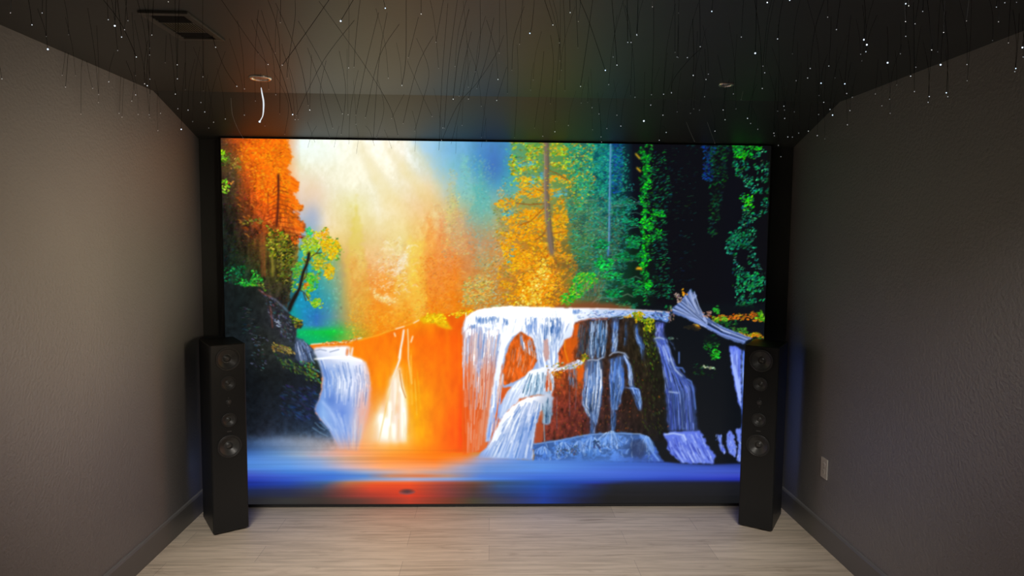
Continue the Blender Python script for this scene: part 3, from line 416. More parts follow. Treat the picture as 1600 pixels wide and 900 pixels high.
    flow([(800, 530), (795, 560), (790, 590)], [(838, 530), (839, 560), (832, 580)], 46, 'e8c8b8 f07820 b8a8b8 a84818', 1, .42, (.15, .4), seed=262, mask=m); flow([(812, 520), (814, 545)], [(832, 530), (836, 560)], 26, 'a8c0e8 f0f4ff 7898c8', 1.1, .6, (.3, .8), seed=263)
    # main white lip
    TP = [(728, 498), (736, 490), (748, 483), (770, 480), (800, 478), (840, 479), (880, 481), (920, 482), (960, 483), (1000, 485), (1030, 486), (1048, 488), (1044, 504), (1030, 500), (1000, 495), (960, 495), (930, 498), (906, 501), (898, 504), (894, 525), (882, 532), (872, 552), (874, 574), (866, 576), (848, 577), (842, 575), (838, 545), (832, 528), (814, 517), (800, 526), (790, 545), (784, 575), (778, 612), (770, 650), (766, 690), (758, 690), (764, 650), (769, 610), (776, 570), (782, 535), (784, 515), (760, 512), (735, 508), (723, 520)]
    m = poly(TP, .7, 7, 1, 17); over(m, table([722, 780, 840, 880, 910, 960, 1045], [(480, 'ffffff ffffff ffffff fbfbff ecf2fc c8d8f8 88a8e8'), (500, 'f4f8ff ffffff ffffff f0f4fc e0e8f8 a8c4f4 6890e0'), (540, 'e0ecff f4f8ff d8e4fa d0e0fa c8d8f8 80a8e8 5080d8'), (600, 'c8d8fa e4ecfc c8d8f8 c0d0f8 a0c0f0 80a8e8 5080d8'), (690, 'a0bcf0 b4ccf4 b0c8f4 b0c8f4 a0c0f0 80a8e8 5080d8')])); tpm = m
    flow([(822, 500), (836, 530), (845, 575)], [(893, 505), (876, 540), (872, 575)], 60, '5880c8 ffffff 88a8e0 f8fcff', 1.3, .5, (.15, .5), seed=271, mask=m); over(poly([(850, 530), (857, 530), (858, 560), (852, 566), (849, 550)], .7, 5, 1)*.7, hexc('c88878'))
    for x0, x1, y0, y1, n in ((744, 780, 494, 503, 60), (786, 794, 497, 507, 12), (820, 848, 494, 512, 44), (850, 880, 495, 520, 60), (895, 905, 483, 490, 14), (735, 745, 505, 512, 10)):
        stroke([[(x, y), (x+r.normal(0, .4), y+r.uniform(4, y1-y0))] for x, y in zip(r.uniform(x0, x1, n), r.uniform(y0, y1-4, n))], r.choice(['4470b0', '5c88c8', '7098d8']), 1, .6)
    flow([(730, 492), (726, 520)], [(890, 484), (880, 530)], 160, 'b8ccf4 ffffff d0dcf8 98b4ec', 1.1, .4, (.2, .7), seed=275, mask=m)
    stroke([[(x, y), (x, y+r.uniform(5, 12))] for x, y in zip(r.uniform(728, 790, 60), r.uniform(508, 520, 60))], 'ffffff', 1, .7); stroke([[(x, y), (x, y+r.uniform(3, 9))] for x, y in zip(r.uniform(728, 895, 90), r.uniform(486, 505, 90))], 'ffffff', 1.2, .8)
    dabs([(900, 486), (1045, 488), (1045, 500), (1000, 496), (905, 500)], 260, '4878c8 88a8e8 e0ecff 2c4c90 a8c4f4', (1, 2.6), .35, (-.2, .4), .6, .08, None, 272); stroke([[(890, 482), (940, 482), (990, 484), (1046, 488)]], 'ffe8e0', 1.3, .8); dabs([(1015, 488), (1040, 489), (1038, 500), (1020, 497)], 50, '204480 183058 6898e0', (1, 2.8), .4, (.2, .8), .7, .1, None, 273)
    stroke([[(900, 505), (920, 498), (950, 497)], [(930, 500), (948, 499)]], 'c06040', 1.2, .6); stroke([[(786, 585), (779, 615), (772, 650), (768, 675)]], 'ffffff', 3.4, .6)
    flow([(769, 590), (768, 640), (758, 700)], [(786, 590), (780, 640), (776, 690)], 40, 'ffffff 90b0ec d8e4ff 6890e0', 1.2, .5, (.15, .5), seed=274)
    # middle shelf
    S1 = [(784, 628), (792, 612), (803, 600), (818, 591), (827, 580), (836, 576), (852, 574), (870, 575), (890, 570), (910, 562), (912, 567), (895, 576), (866, 580), (865, 606), (862, 618), (840, 617), (815, 622), (795, 640), (780, 660), (778, 640)]
    m = poly(S1, .9, 6, 1, 18); over(m, table([780, 810, 840, 865, 900], [(570, 'f0f4ff f8faff f8faff e8ecfa c8d4f0'), (600, 'e0e8fc f4f6ff d8e8f8 b0b8cc c8d4f0'), (625, 'a8c0f0 d8e4fc b0ccf0 a0b4dc c8d4f0'), (660, '90b0ec b8ccf4 a0b8e8 a0b4dc c8d4f0')]))
    flow([(826, 583), (820, 600), (815, 620)], [(862, 580), (864, 600), (864, 618)], 70, '3c6c98 ffffff 80b0d0 d8ecfc 2c5880', 1, .65, (.2, .8), seed=281, mask=m); flow([(800, 600), (790, 615), (780, 655)], [(828, 588), (820, 605), (805, 625)], 40, 'ffffff 90b0e0 c8dcfc', 1.3, .4, seed=282, mask=m)
    flow([(852, 580), (852, 612)], [(865, 580), (866, 610)], 14, 'd8703c f0f4fc c85830', 1.6, .7, (.4, .9), seed=283); dabs([(845, 572), (912, 562), (912, 570), (880, 580), (850, 578)], 70, 'e8f0ff 687020 c8a020 e0e8f8 a06020', (1, 2.4), .6, (-.6, .4), .75, .08, None, 284)
    dabs([(862, 580), (880, 578), (880, 592), (866, 592)], 40, 'e89818 e06818 a86c18', (1, 2.4), .6, (0, 3), .7, .08, None, 285)
    # lower white fall
    S2 = [(864, 620), (858, 615), (845, 617), (822, 621), (806, 630), (790, 645), (780, 660), (770, 680), (764, 695), (746, 712), (740, 716), (790, 718), (832, 719), (834, 700), (838, 680), (840, 662), (846, 645), (848, 662), (858, 664), (863, 648)]
    m = poly(S2, 1, 6, 1.1, 19); over(m, table([745, 775, 800, 830, 862], [(618, 'e8ecff f8faff fbfbff fbfbff b8c4dc'), (645, 'e8ecff f4f8ff fafaff d8e0f8 8098b8'), (670, 'b0c8f8 f0f4ff b8ccf4 88a8e4 8098b8'), (718, '6890e0 c8dcfc 88acec 7c9cdc 6888c8')]))
    flow([(806, 632), (780, 668), (755, 714)], [(848, 622), (844, 660), (834, 716)], 170, 'ffffff 4878c0 d0e0fc 6088d0 eef4ff 5880c8', 1.3, .45, (.12, .4), seed=291, mask=m); flow([(845, 622), (846, 660)], [(864, 620), (862, 662)], 40, '4c7090 c0d4e8 2c5070 90b0c8', 1.2, .6, (.2, .6), seed=292, mask=m)
    stroke([[(838, 655), (834, 680), (830, 700)]], 'e8f4ff', 1.3, .8); over(poly([(846, 665), (850, 648), (848, 640), (843, 645), (838, 668)], .5, 5, .8)*.7, hexc('b85428')); over(blob(795, 660, 8, 25)*.4, hexc('ffffff'))
    over(poly([(838, 662), (850, 664), (848, 692), (834, 692)], .8, 4, .8)*.85, hexc('b04c28')); stroke([[(849, 640), (850, 665), (851, 690)]], '90b0c0', 1.5, .7)
    # blue falls over the dark face
    def bf(Lp, Rp, n, seed, cols='6c9ce8 3c6cc0 a8c8f8 4878c8 2c5090', a=.75, body='3f68b4', ba=.55, w=1.2, ln=(.15, .5)):
        q = list(Lp)+list(Rp)[::-1]; m = poly(q, 2.2, 5, 1.9, seed); over(m*ba*(.55+.45*fbm(3, 14, seed+900, 2)), hexc(body)); mw = np.clip(blur(m, 1.5)*1.6, 0, 1)
        flow(Lp, Rp, n, cols, w*.9, a*.8, ln, seed=seed, mask=mw, wob=1.8)
        y0, y1 = min(p[1] for p in q), max(p[1] for p in q); flow(Lp, Rp, n//3, '101820 1c2c48 28406c', 1, .45, (.1, .3), (.3, 1), seed=seed+40, mask=mw)
    bf([(905, 502), (900, 560)], [(920, 500), (918, 556)], 30, 301, '3c6478 28485c 5c8cb0 1c3038', .6, ba=.15)
    bf([(922, 502), (920, 530), (920, 560)], [(950, 498), (948, 530), (944, 560)], 110, 302, '6898d8 2c5c98 a0c4f0 3c70a8 c8dcf8', .7, '3c6090', .4)
    bf([(957, 498), (956, 550)], [(967, 498), (963, 550)], 34, 303, '88b0f0 4c7cd0 c0d8fc', .8, '4878c8', .6)
    bf([(977, 500), (976, 548)], [(982, 500), (980, 530)], 8, 304, '5080c0 2c5080', .7, ba=.2)
    bf([(992, 505), (992, 525), (1001, 545), (1002, 560)], [(997, 505), (998, 520), (1006, 540), (1006, 565)], 22, 305, '5c88d8 8cb0f0 3c60a8', .75, '3c60a8', .5)
    bf([(915, 562), (912, 600), (910, 630), (920, 650)], [(941, 562), (942, 600), (937, 640), (932, 665)], 120, 306, '88b0f0 4c7cc8 c0d8fc 3c68b0 e8f0ff', .75, '4070b0', .75)
    bf([(920, 640), (922, 680)], [(934, 640), (930, 680)], 30, 307, '5880c0 88a8e0 304c80', .6, '38548c', .4)
    bf([(954, 560), (953, 600), (956, 640)], [(974, 556), (974, 600), (966, 640)], 110, 308, '90b8f4 4878d0 c8dcfc 3c68c0 5c8ce0', .75, '4878c8', .75)
    bf([(955, 620), (955, 675)], [(966, 620), (960, 675)], 30, 309, '4c74b8 80a4e0 2c4c80', .65, '3c60a0', .4)
    bf([(972, 552), (980, 570), (984, 600), (988, 608)], [(978, 552), (986, 570), (990, 604), (992, 612)], 34, 310, '88acf0 4c78d0 b8d0fc', .8, '4470c0', .6)
    bf([(970, 605), (985, 607), (992, 625), (998, 640)], [(985, 604), (999, 608), (1003, 625), (1002, 642)], 60, 311, '5c88e0 3c64b8 90b4f4', .7, '3c60b0', .6)
    stroke([[(918, 563), (925, 562), (932, 563), (943, 558)], [(952, 556), (958, 551), (966, 550), (976, 552), (982, 560)], [(885, 570), (905, 563)]], 'c8dcfc', 1.8, .6); dabs([(906, 556), (915, 552), (920, 560), (910, 568)], 40, 'a8a020 c09818 587020', (1, 2.6), .6, (0, 3), .8, .08, None, 312)
    bf([(888, 568), (888, 600)], [(900, 566), (902, 610)], 30, 313, '5c80a8 3c5c80 88a8c8', .5, ba=.12); stroke([[(870, 620), (870, 670)], [(890, 600), (890, 650)], [(900, 610), (899, 640)]], '6c6c88', 1.4, .35)
    dabs([(988, 492), (998, 488), (1006, 492), (1004, 502), (992, 505)], 110, '88a010 b0b010 608010 e0a010', (1, 2.6), .6, (0, 3), .85, .08, None, 314); dabs([(1005, 496), (1020, 500), (1024, 512), (1016, 518), (1006, 512)], 130, '688810 a0a818 405c10 c8b818', (1, 2.6), .55, (.4, 2), .85, .08, None, 315); dabs([(974, 494), (988, 492), (988, 497), (976, 498)], 24, 'e0a818 c88c20', (1, 2.2), .5, (0, 1), .7, .05, None, 316)
    # right blue fall in three drops
    bf([(1024, 502), (1025, 528)], [(1037, 504), (1037, 528)], 40, 321, '7080e8 5060c8 98a8f8', .7, '5868d0', .85)
    bf([(1022, 528), (1030, 545), (1034, 562), (1038, 590), (1042, 625), (1044, 672)], [(1040, 527), (1046, 545), (1054, 570), (1070, 590), (1083, 605), (1089, 672)], 190, 322, '7c98f0 4c64d0 b0c8fc 5c78e0 3c50b0', .6, '5c78e0', .88, 1.3, (.1, .35))
    stroke([[(1022, 529), (1030, 527), (1038, 530)], [(1048, 560), (1055, 578), (1066, 588)], [(1045, 612), (1060, 614)], [(1036, 540), (1046, 565)]], 'c8dcff', 2, .6); bf([(1044, 530), (1052, 540)], [(1052, 534), (1056, 550)], 12, 323, '5c78d0 8cacf0', .7, ba=.2)
    stroke([[(1054, 574), (1066, 575), (1070, 582)], [(1073, 592), (1080, 596), (1084, 612), (1087, 640)], [(1061, 550), (1061, 568)]], '5c80d8', 1.8, .8)
    for p in ([(1046, 630), (1050, 640), (1048, 670)], [(1062, 630), (1064, 665)], [(1080, 610), (1082, 660)], [(1050, 585), (1055, 600)], [(1072, 640), (1070, 668)], [(1055, 640), (1058, 672)]): stroke([p], '1c2860', 2, .6)
    LF = [(1036, 678), (1050, 674), (1095, 673), (1101, 684), (1106, 697), (1118, 710), (1115, 724), (1065, 724), (1052, 712), (1042, 700), (1042, 690)]
    m = poly(LF, 1.4, 5, 1, 24); over(m, hexc('6078e4')); flow([(1040, 680), (1045, 700), (1062, 724)], [(1094, 676), (1104, 697), (1116, 722)], 130, '94acf8 4c60cc b8ccff 3444a8 7c94f0', 1.4, .6, (.15, .45), seed=331, mask=m); stroke([[(1038, 679), (1052, 677), (1068, 680), (1072, 688)]], 'c8dcff', 2, .7)
    m = poly([(1139, 540), (1150, 541), (1158, 546), (1158, 640), (1153, 625), (1147, 597), (1143, 575), (1141, 558)], .8, 5, .9, 25); over(m, hexc('6078e8')); flow([(1140, 542), (1144, 570), (1155, 620)], [(1158, 545), (1158, 640)], 40, '88a0f8 4454c0 a0b8ff', 1.4, .6, seed=333, mask=m)
    for q, sd in (([(1121, 679), (1127, 680), (1128, 695), (1134, 705), (1132, 710), (1126, 702)], 334), ([(1136, 678), (1140, 671), (1147, 682), (1150, 700), (1150, 716), (1138, 706), (1135, 692)], 335), ([(1150, 671), (1158, 669), (1158, 722), (1150, 718), (1154, 700)], 336)):
        m = poly(q, 1, 4, .9, sd); over(m, hexc('7088ec')); dabs(q, 24, 'a0b4ff 4c60c8', (1, 3), .4, (1, 2), .6, .05, None, sd)
    m = poly([(1160, 548), (1199, 548), (1199, 722), (1160, 722)], 1, 6, 1.5, 28); over(m, hexc('5c84f8')); flow([(1160, 548), (1160, 722)], [(1198, 548), (1198, 722)], 120, 'a0c0ff 4868e0 c0d8ff 3050c8', 1.4, .6, (.15, .5), seed=337, mask=m)
    # front cascade band
    FB = [(834, 694), (850, 691), (880, 686), (910, 680), (940, 677), (970, 676), (1000, 678), (1012, 682), (1022, 696), (1030, 712), (1038, 722), (834, 722)]
    m = poly(FB, 1, 6, 1, 26); fc = table([834, 880, 920, 960, 990, 1030], [(678, '5c90e0 6094e4 6c9cec 88b8f8 5c90e8 5484e0'), (700, '4c80dc 4880cc 4478b8 70a4f4 24345c 4c74dc'), (722, '5080d0 4c78c8 4c7cc8 5080d8 4060b8 3448a0')]); fbm_ = m; nz = np.clip((fbm(9, 6, 345, 3)-.40)*5, 0, 1); over(m, hexc('1c2838')); over(m*(.5+.5*nz)*np.clip((YY-676)/10+.3, .5, 1), fc); over(m*np.clip((YY-712)/8, 0, 1)*.6, fc)
    for cx, cy, w, h in ((880, 700, 18, 20), (905, 698, 14, 20), (925, 695, 16, 26), (955, 688, 26, 30), (848, 704, 14, 14), (1010, 694, 16, 26)):
        for k in range(26): t = r.uniform(-1, 1); stroke([[(cx+t*w*.3, cy-h*.5+abs(t)*3), (cx+t*w*.75, cy-h*.1+r.normal(0, 1)), (cx+t*w, cy+h*.5*r.uniform(.5, 1))]], r.choice(['e8f4ff', '98c4f8', '6898e8', '305898', 'b8d8fc']), 1, .65)
    for k in range(150):
        x = r.uniform(838, 1020); y0 = np.interp(x, [838, 880, 920, 1000, 1020], [694, 688, 681, 680, 692]); y = y0+r.uniform(0, 26); l = r.uniform(4, 11)
        stroke([[(x, y), (x+r.normal(0, 1.5), y+l*.5), (x+r.normal(0, 2.5), y+l)]], r.choice(['b8d8fc', '6090e0', '88b8f0', '284878', '1c2c48', 'e0f0ff']), 1.1, .55)
    over(poly([(988, 686), (1004, 687), (1010, 700), (1008, 714), (992, 715), (985, 702)], 2.5, 5, 2, 341)*.75, hexc('201e26')); dabs([(870, 702), (905, 698), (905, 712), (872, 714)], 60, '24404c 3c4c40 5c4030 283c58', (1, 2.6), .6, (0, 3), .7, .08, None, 342); dabs([(925, 690), (938, 688), (938, 702), (930, 702)], 40, '1c2c40 24343c', (1, 2.6), .6, (0, 3), .7, .08, None, 343); stroke([[(835, 694), (870, 689), (915, 680), (950, 677), (1000, 678), (1014, 685)]], 'a0c8f8', 1.6, .6); stroke([[(1000, 680), (1010, 688), (1018, 705), (1030, 720)]], '90b8f8', 2.2, .8)
    over(fbm_*.30, hexc('4478e0'))
    # --- pool
    pc = rows([
     (700, [(388, '2c4878'), (420, '44689c'), (460, '7088a8'), (500, 'a09ca4'), (530, 'dca088'), (560, 'f8a060'), (620, 'ff9420'), (700, 'ff6804'), (735, 'f46a20'), (752, '98a0c8'), (800, 'b0c8f4'), (850, '5c88d8'), (1158, '0c1020')]),
     (710, [(388, '3c68b0'), (430, '5c88c0'), (470, '98a8c0'), (510, 'd0b0b0'), (550, 'f4a880'), (610, 'ff9430'), (690, 'ff7808'), (730, 'f87820'), (752, 'b0a8c0'), (800, '90b0ec'), (850, '5888d8'), (1040, '3450a0'), (1080, '141c40'), (1158, '0c1020')]),
     (718, [(388, '4c80d0'), (450, '6898d8'), (500, '98a8cc'), (540, 'dca890'), (600, 'ff9840'), (680, 'ff7c18'), (720, 'ec8850'), (750, '9c9cc0'), (820, '5888d8'), (950, '3c6cc8'), (1050, '2c48a8'), (1100, '182860'), (1158, '101c48')]),
     (730, [(388, '5088d8'), (450, '5c94e0'), (500, '80a0d8'), (540, 'c0a8b4'), (600, 'ffa468'), (680, 'f49864'), (720, 'a8a0b8'), (760, '6890d4'), (850, '5890e4'), (950, '4470d0'), (1050, '3c5cc0'), (1158, '3448a8')]),
     (738, [(388, '4868c8'), (450, '4078d0'), (520, '4c80d0'), (570, '90a0c4'), (640, 'e4a888'), (700, 'b0a0ac'), (760, '5c88d0'), (850, '4c80dc'), (950, '4468cc'), (1050, '3c58c4'), (1158, '3c50b8')]),
     (744, [(388, '3c50c0'), (450, '3a60c8'), (520, '3c70d0'), (570, '5080c8'), (610, 'c08060'), (660, 'd47040'), (700, 'b08470'), (750, '5078c8'), (850, '3c68cc'), (950, '3c60c4'), (1050, '3450bc'), (1158, '3844b8')]),
     (749, [(388, '2c40b0'), (450, '3054c0'), (520, '4074d0'), (580, '88a0cc'), (640, 'a8b8e4'), (700, '88a8e4'), (760, '4c80d8'), (850, '3464cc'), (950, '3058c4'), (1050, '2840b4'), (1158, '2430b0')]),
     (754, [(388, '1c2c84'), (450, '2040a0'), (510, '3c5c88'), (545, 'b07048'), (590, 'e86428'), (640, 'ec5c24'), (700, 'a84c3c'), (740, '785040'), (780, '3c5474'), (850, '2054b0'), (930, '2038a0'), (980, '1c2448'), (1050, '181c30'), (1158, '181a2c')]),
     (758, [(388, '1c3090'), (450, '203c90'), (500, '344874'), (540, 'a05840'), (580, 'dc4c24'), (640, 'e44820'), (690, '984038'), (740, '603c34'), (780, '34507c'), (850, '1c4ca8'), (900, '1c3c88'), (930, '1c2450'), (960, '1a1e28'), (1158, '191a20')]),
     (766, [(388, '1e2850'), (450, '242c50'), (500, '3c3c48'), (540, '843c30'), (580, 'c84028'), (640, 'd84020'), (700, '803c38'), (740, '503834'), (780, '2c4474'), (850, '1a44a0'), (910, '182858'), (960, '181a20'), (1158, '18191e')]),
     (775, [(388, '202438'), (450, '24283c'), (500, '3c3034'), (560, '943830'), (640, 'd43820'), (700, '803834'), (740, '4c3838'), (800, '283868'), (850, '1c3c98'), (910, '182450'), (950, '18181c'), (1158, '17181c')]),
     (781, [(388, '26262c'), (450, '303030'), (500, '38302c'), (560, '603830'), (640, 'b83c28'), (700, '783828'), (740, '484030'), (800, '34385c'), (850, '1c3890'), (910, '181c38'), (950, '161618'), (1158, '151618')])])
    edge = np.interp(np.arange(PW)+PX0, [380, 440, 500, 530, 600, 700, 735, 760, 835, 1040, 1060, 1110, 1158], [690, 684, 688, 694, 698, 702, 708, 714, 719, 722, 724, 726, 724]); soft = np.interp(np.arange(PW)+PX0, [380, 500, 700, 740, 780, 1158], [14, 16, 14, 7, 1.6, 1.6])
    m = 1/(1+np.exp(-np.clip((YY-edge[None])/soft[None]*2.2, -30, 30))); m *= np.clip((YY-672)/20, 0, 1)
    band = (fbm(220, 3, 401, 3)-.5)[..., None]; pc = pc*(1+band*.22); over(m, pc)
    over(blob(470, 690, 46, 10)*.4, hexc('a0a0a8')); over(blob(430, 692, 30, 8)*.3, hexc('7088b0'))
    over(np.clip(1-((XX-636)/14.)**2-((YY-768)/5.)**2, 0, 1)*.95*(YY > 762), hexc('4c3438')); stroke([[(624, 770), (636, 772), (648, 769)]], '7c5868', 1.6, .6)
    # --- fallen log, mossy ledges
    for p, c, n in (([(1110, 495), (1125, 491), (1150, 489), (1185, 491), (1197, 497), (1190, 500), (1150, 498), (1115, 502)], 'c86010 e07818 a0701c d85010 b88820', 230), ([(1112, 496), (1135, 496), (1130, 504), (1110, 504)], '60a820 389018 88a820', 70), ([(1180, 486), (1192, 486), (1196, 500), (1182, 500)], '50b018 88c020 309818', 60), ([(1068, 508), (1080, 507), (1098, 513), (1092, 519), (1078, 516)], 'e89018 f0a828 d06010 f8c048', 90), ([(1150, 520), (1175, 521), (1197, 524), (1196, 529), (1170, 528)], 'b0a018 e0a018 d87018 70a018', 120), ([(1175, 527), (1197, 529), (1190, 537), (1176, 536)], '304c10 485c14', 40), ([(1115, 480), (1122, 478), (1124, 490), (1114, 491)], '20a828 309c30', 40), ([(1143, 510), (1165, 512), (1165, 522), (1145, 520)], '30702c 207028 508c28', 60), ([(1110, 502), (1150, 502), (1160, 512), (1125, 512)], '185020 0f3818 287028', 60), ([(1098, 520), (1120, 525), (1128, 560), (1115, 565), (1102, 545)], '1c8020 0f6018 30b030 125014', 130), ([(1112, 545), (1124, 548), (1124, 562), (1114, 560)], '28c028 18a020', 50), ([(1080, 570), (1120, 572), (1118, 590), (1085, 588)], '14401c 1c5024 0f2c14', 40), ([(1097, 573), (1118, 572), (1116, 576), (1100, 576)], '98b090 7c9070', 24), ([(1040, 527), (1062, 527), (1062, 530), (1045, 530)], '50685c', 10), ([(1040, 478), (1052, 476), (1054, 484), (1042, 484)], '108038 0c6030', 26), ([(1036, 450), (1056, 445), (1054, 465), (1038, 462)], '0c6848 108858', 26)):
        dabs(p, n, c, (1, 2.6), .5, (-.6, .6), .8, .09, None, int(p[0][0]+n))
    LG = [(1079, 452), (1084, 459), (1089, 462), (1085, 471), (1091, 484), (1103, 494), (1118, 505), (1135, 513), (1155, 521), (1175, 528), (1161, 537), (1147, 533), (1130, 527), (1110, 516), (1090, 506), (1070, 497), (1052, 490), (1050, 482), (1057, 477), (1066, 466), (1072, 459)]
    over(poly([(1050, 490), (1100, 515), (1140, 540), (1100, 535), (1045, 505)], 1, 6, 2)*.9, dark); m = poly(LG, .8, 4, .8, 27); over(m, hexc('5c78b8'))
    flow([(1052, 486), (1072, 496), (1095, 508), (1125, 525), (1160, 536)], [(1086, 458), (1088, 478), (1103, 495), (1130, 511), (1173, 528)], 120, 'a8bcf0 2c3c68 88a0e0 c0d0f8 1c2c50 7890d8', 1.1, .75, (.2, .6), wob=.5, seed=411, mask=m)
    for k in range(46):                           # splayed root wood of the log
        t = k/45.; sx, sy = (1050+(1084-1050)*t, 486-(486-455)*t**.8); q = r.uniform(.0, 1); ex, ey = 1092+14*q, 490+14*q+6*(1-t)
        stroke([[(sx+r.normal(0, 1), sy+r.normal(0, 1)), ((sx+ex)/2+(1-t)*2-2*t, (sy+ey)/2+(1-t)*1.5), (ex, ey)]], r.choice(['c0d0fc', '24345c', '88a0dc', '1c2848', 'a8bcf0']), 1, .7)
    stroke([[(1078, 453), (1082, 468), (1088, 482)], [(1084, 460), (1083, 470)], [(1070, 462), (1076, 478), (1086, 488)], [(1088, 462), (1084, 466)]], 'a8b8e0', 1.3, .8); dabs([(1055, 462), (1066, 458), (1066, 470), (1058, 474)], 36, '907868 b09c90 503c3c', (1, 2.4), .6, (0, 3), .8, .08, None, 412); dabs([(1065, 451), (1071, 452), (1073, 459), (1066, 460)], 20, 'f0a818 e88810', (1, 2), .7, (0, 3), .9, .05, None, 413); dabs([(1044, 482), (1052, 478), (1052, 500), (1044, 504)], 34, '786058 a89088 30282c', (1, 2.4), .6, (1, 2), .8, .08, None, 414); dabs([(1097, 487), (1107, 490), (1108, 496), (1100, 494)], 22, 'c8a090 987060', (1, 2.4), .5, (.3, .8), .85, .05, None, 415)
    # soften like a projected picture, black surround at the right where the picture ends
    P.c = blur(np.clip(P.c, 0, 1), .38)
    P.c = P.c*(1-.97*np.clip((XX-1198)/6, 0, 1))[..., None]
    return P.c
# ---------------------------------------------------------------- the room
XL, XR, YB, YR = -1.770, 1.871, 4.168, -3.2
ZC, YK, ZS = 2.443, 3.631, 2.272                 # ceiling height, fold line, height where it meets the screen wall
def struct(name, bm, m): o = obj(name, bm, m); o['kind'] = 'structure'; return o
struct('floor', box(bmesh.new(), XL-.1, XR+.1, YR-.1, YB+.1, -.06, 0), m_floor)
struct('ceiling', prism(bmesh.new(), [(YR-.1, ZC), (YK, ZC), (YB+.1, ZS-.0318), (YB+.1, ZC+.12), (YR-.1, ZC+.12)], 0, XL-.1, XR+.1), m_ceil)
side = [(YR-.1, 0), (YB, 0), (YB, ZS), (YK, ZC), (YR-.1, ZC)]
struct('wall_left', prism(bmesh.new(), side, 0, XL-.1, XL), m_wall)
struct('wall_right', prism(bmesh.new(), side, 0, XR, XR+.1), m_wall)
struct('wall_screen', box(bmesh.new(), XL-.1, XR+.1, YB, YB+.1, 0, ZS), m_black)
struct('wall_rear', box(bmesh.new(), XL, XR, YR-.1, YR, 0, ZC), m_wood)
for nm, x0, x1 in (('baseboard_left', XL, XL+.014), ('baseboard_right', XR-.014, XR)):
    inner = x1 if nm.endswith('left') else x0; outer = x0 if nm.endswith('left') else x1; s = 1 if nm.endswith('left') else -1
    bm = bmesh.new(); pts = [(outer, 0), (inner, 0), (inner, .120), (inner-s*.004, .129), (inner-s*.009, .133), (outer, .133)]
    A = [bm.verts.new((p[0], YR, p[1])) for p in pts]; B = [bm.verts.new((p[0], YB, p[1])) for p in pts]; bm.faces.new(A); bm.faces.new(B[::-1])
    for i in range(len(pts)): bm.faces.new((A[i], B[i], B[(i+1) % len(pts)], A[(i+1) % len(pts)]))
    struct(nm, bm, m_trim)
# ---------------------------------------------------------------- the screen
SX0, SX1, SZ0, SZ1, SY = -1.625, 1.716, .018, 2.274, 4.135
scr = thing('projection_screen', 'huge wall-filling screen glowing with a picture of a waterfall in an autumn forest', 'screen', ((SX0+SX1)/2, SY, 0))
def lx(x): return x-(SX0+SX1)/2
bm = bmesh.new(); box(bm, lx(SX0-.012), lx(SX1+.012), .004, YB-SY-.001, .002, SZ1-.006)
obj('backing', bm, m_frame, scr)
bm = bmesh.new(); box(bm, lx(SX0-.012), lx(SX1+.012), -.006, .0035, .002, SZ0); box(bm, lx(SX0-.012), lx(SX0), -.006, .0035, SZ0, SZ1); box(bm, lx(SX1), lx(SX1+.012), -.006, .0035, SZ0, SZ1); box(bm, lx(SX0-.012), lx(SX1+.012), -.006, .0035, SZ1, SZ1+.006)
obj('frame', bm, m_frame, scr)
paint(); pic = paint_water()
NX, NZ = 860, 576
gx = np.linspace(SX0, SX1, NX+1); gz = np.linspace(SZ0, SZ1, NZ+1); GX, GZ = np.meshgrid(gx, gz)
HM = [252.850178, -11.804052, 764.576816, 5.149354, -254.365076, 791.384949, 0.007367, -0.017773, 1.0]   # screen metres to picture pixels
dn = HM[6]*GX+HM[7]*GZ+HM[8]; PXc = (HM[0]*GX+HM[1]*GZ+HM[2])/dn-PX0; PYc = (HM[3]*GX+HM[4]*GZ+HM[5])/dn-PY0
PXc = np.clip(PXc, 0, PW-1.01); PYc = np.clip(PYc, 0, PH-1.01); xi = PXc.astype(int); yi = PYc.astype(int); fx = (PXc-xi)[..., None]; fy = (PYc-yi)[..., None]
cc = (pic[yi, xi]*(1-fx)+pic[yi, xi+1]*fx)*(1-fy)+(pic[yi+1, xi]*(1-fx)+pic[yi+1, xi+1]*fx)*fy
cc = np.clip(cc, 0, 1); lin = np.where(cc <= .04045, cc/12.92, ((cc+.055)/1.055)**2.4)
lin = np.maximum(lin, .004)                      # a screen's black is never quite black
hot = np.clip((cc.min(-1)-.80)/.15, 0, 1)
lin = lin*(1+GLOW*hot[..., None])
me = bpy.data.meshes.new('picture'); nv = (NX+1)*(NZ+1)
co = np.stack([GX-(SX0+SX1)/2, np.zeros_like(GX), GZ], -1).astype(np.float32).ravel(); me.vertices.add(nv); me.vertices.foreach_set('co', co)
ii = (np.arange(NZ)[:, None]*(NX+1)+np.arange(NX)[None]).ravel(); fc_ = np.stack([ii, ii+1, ii+NX+2, ii+NX+1], -1).astype(np.int32)
me.loops.add(fc_.size); me.loops.foreach_set('vertex_index', fc_.ravel()); me.polygons.add(len(fc_)); me.polygons.foreach_set('loop_start', np.arange(0, fc_.size, 4, dtype=np.int32)); me.update(calc_edges=True)
at = me.color_attributes.new('picture', 'FLOAT_COLOR', 'POINT'); rgba = np.ones((nv, 4), np.float32); rgba[:, :3] = lin.reshape(-1, 3); at.data.foreach_set('color', rgba.ravel())
m_scr = bpy.data.materials.new('glowing picture'); m_scr.use_nodes = True; nt = m_scr.node_tree; b = nt.nodes['Principled BSDF']; b.inputs['Base Color'].default_value = (.008, .008, .008, 1); b.inputs['Roughness'].default_value = .6; b.inputs['Specular IOR Level'].default_value = .2
va = nt.nodes.new('ShaderNodeVertexColor'); va.layer_name = 'picture'; nt.links.new(va.outputs['Color'], b.inputs['Emission Color']); b.inputs['Emission Strength'].default_value = SCREEN_GAIN
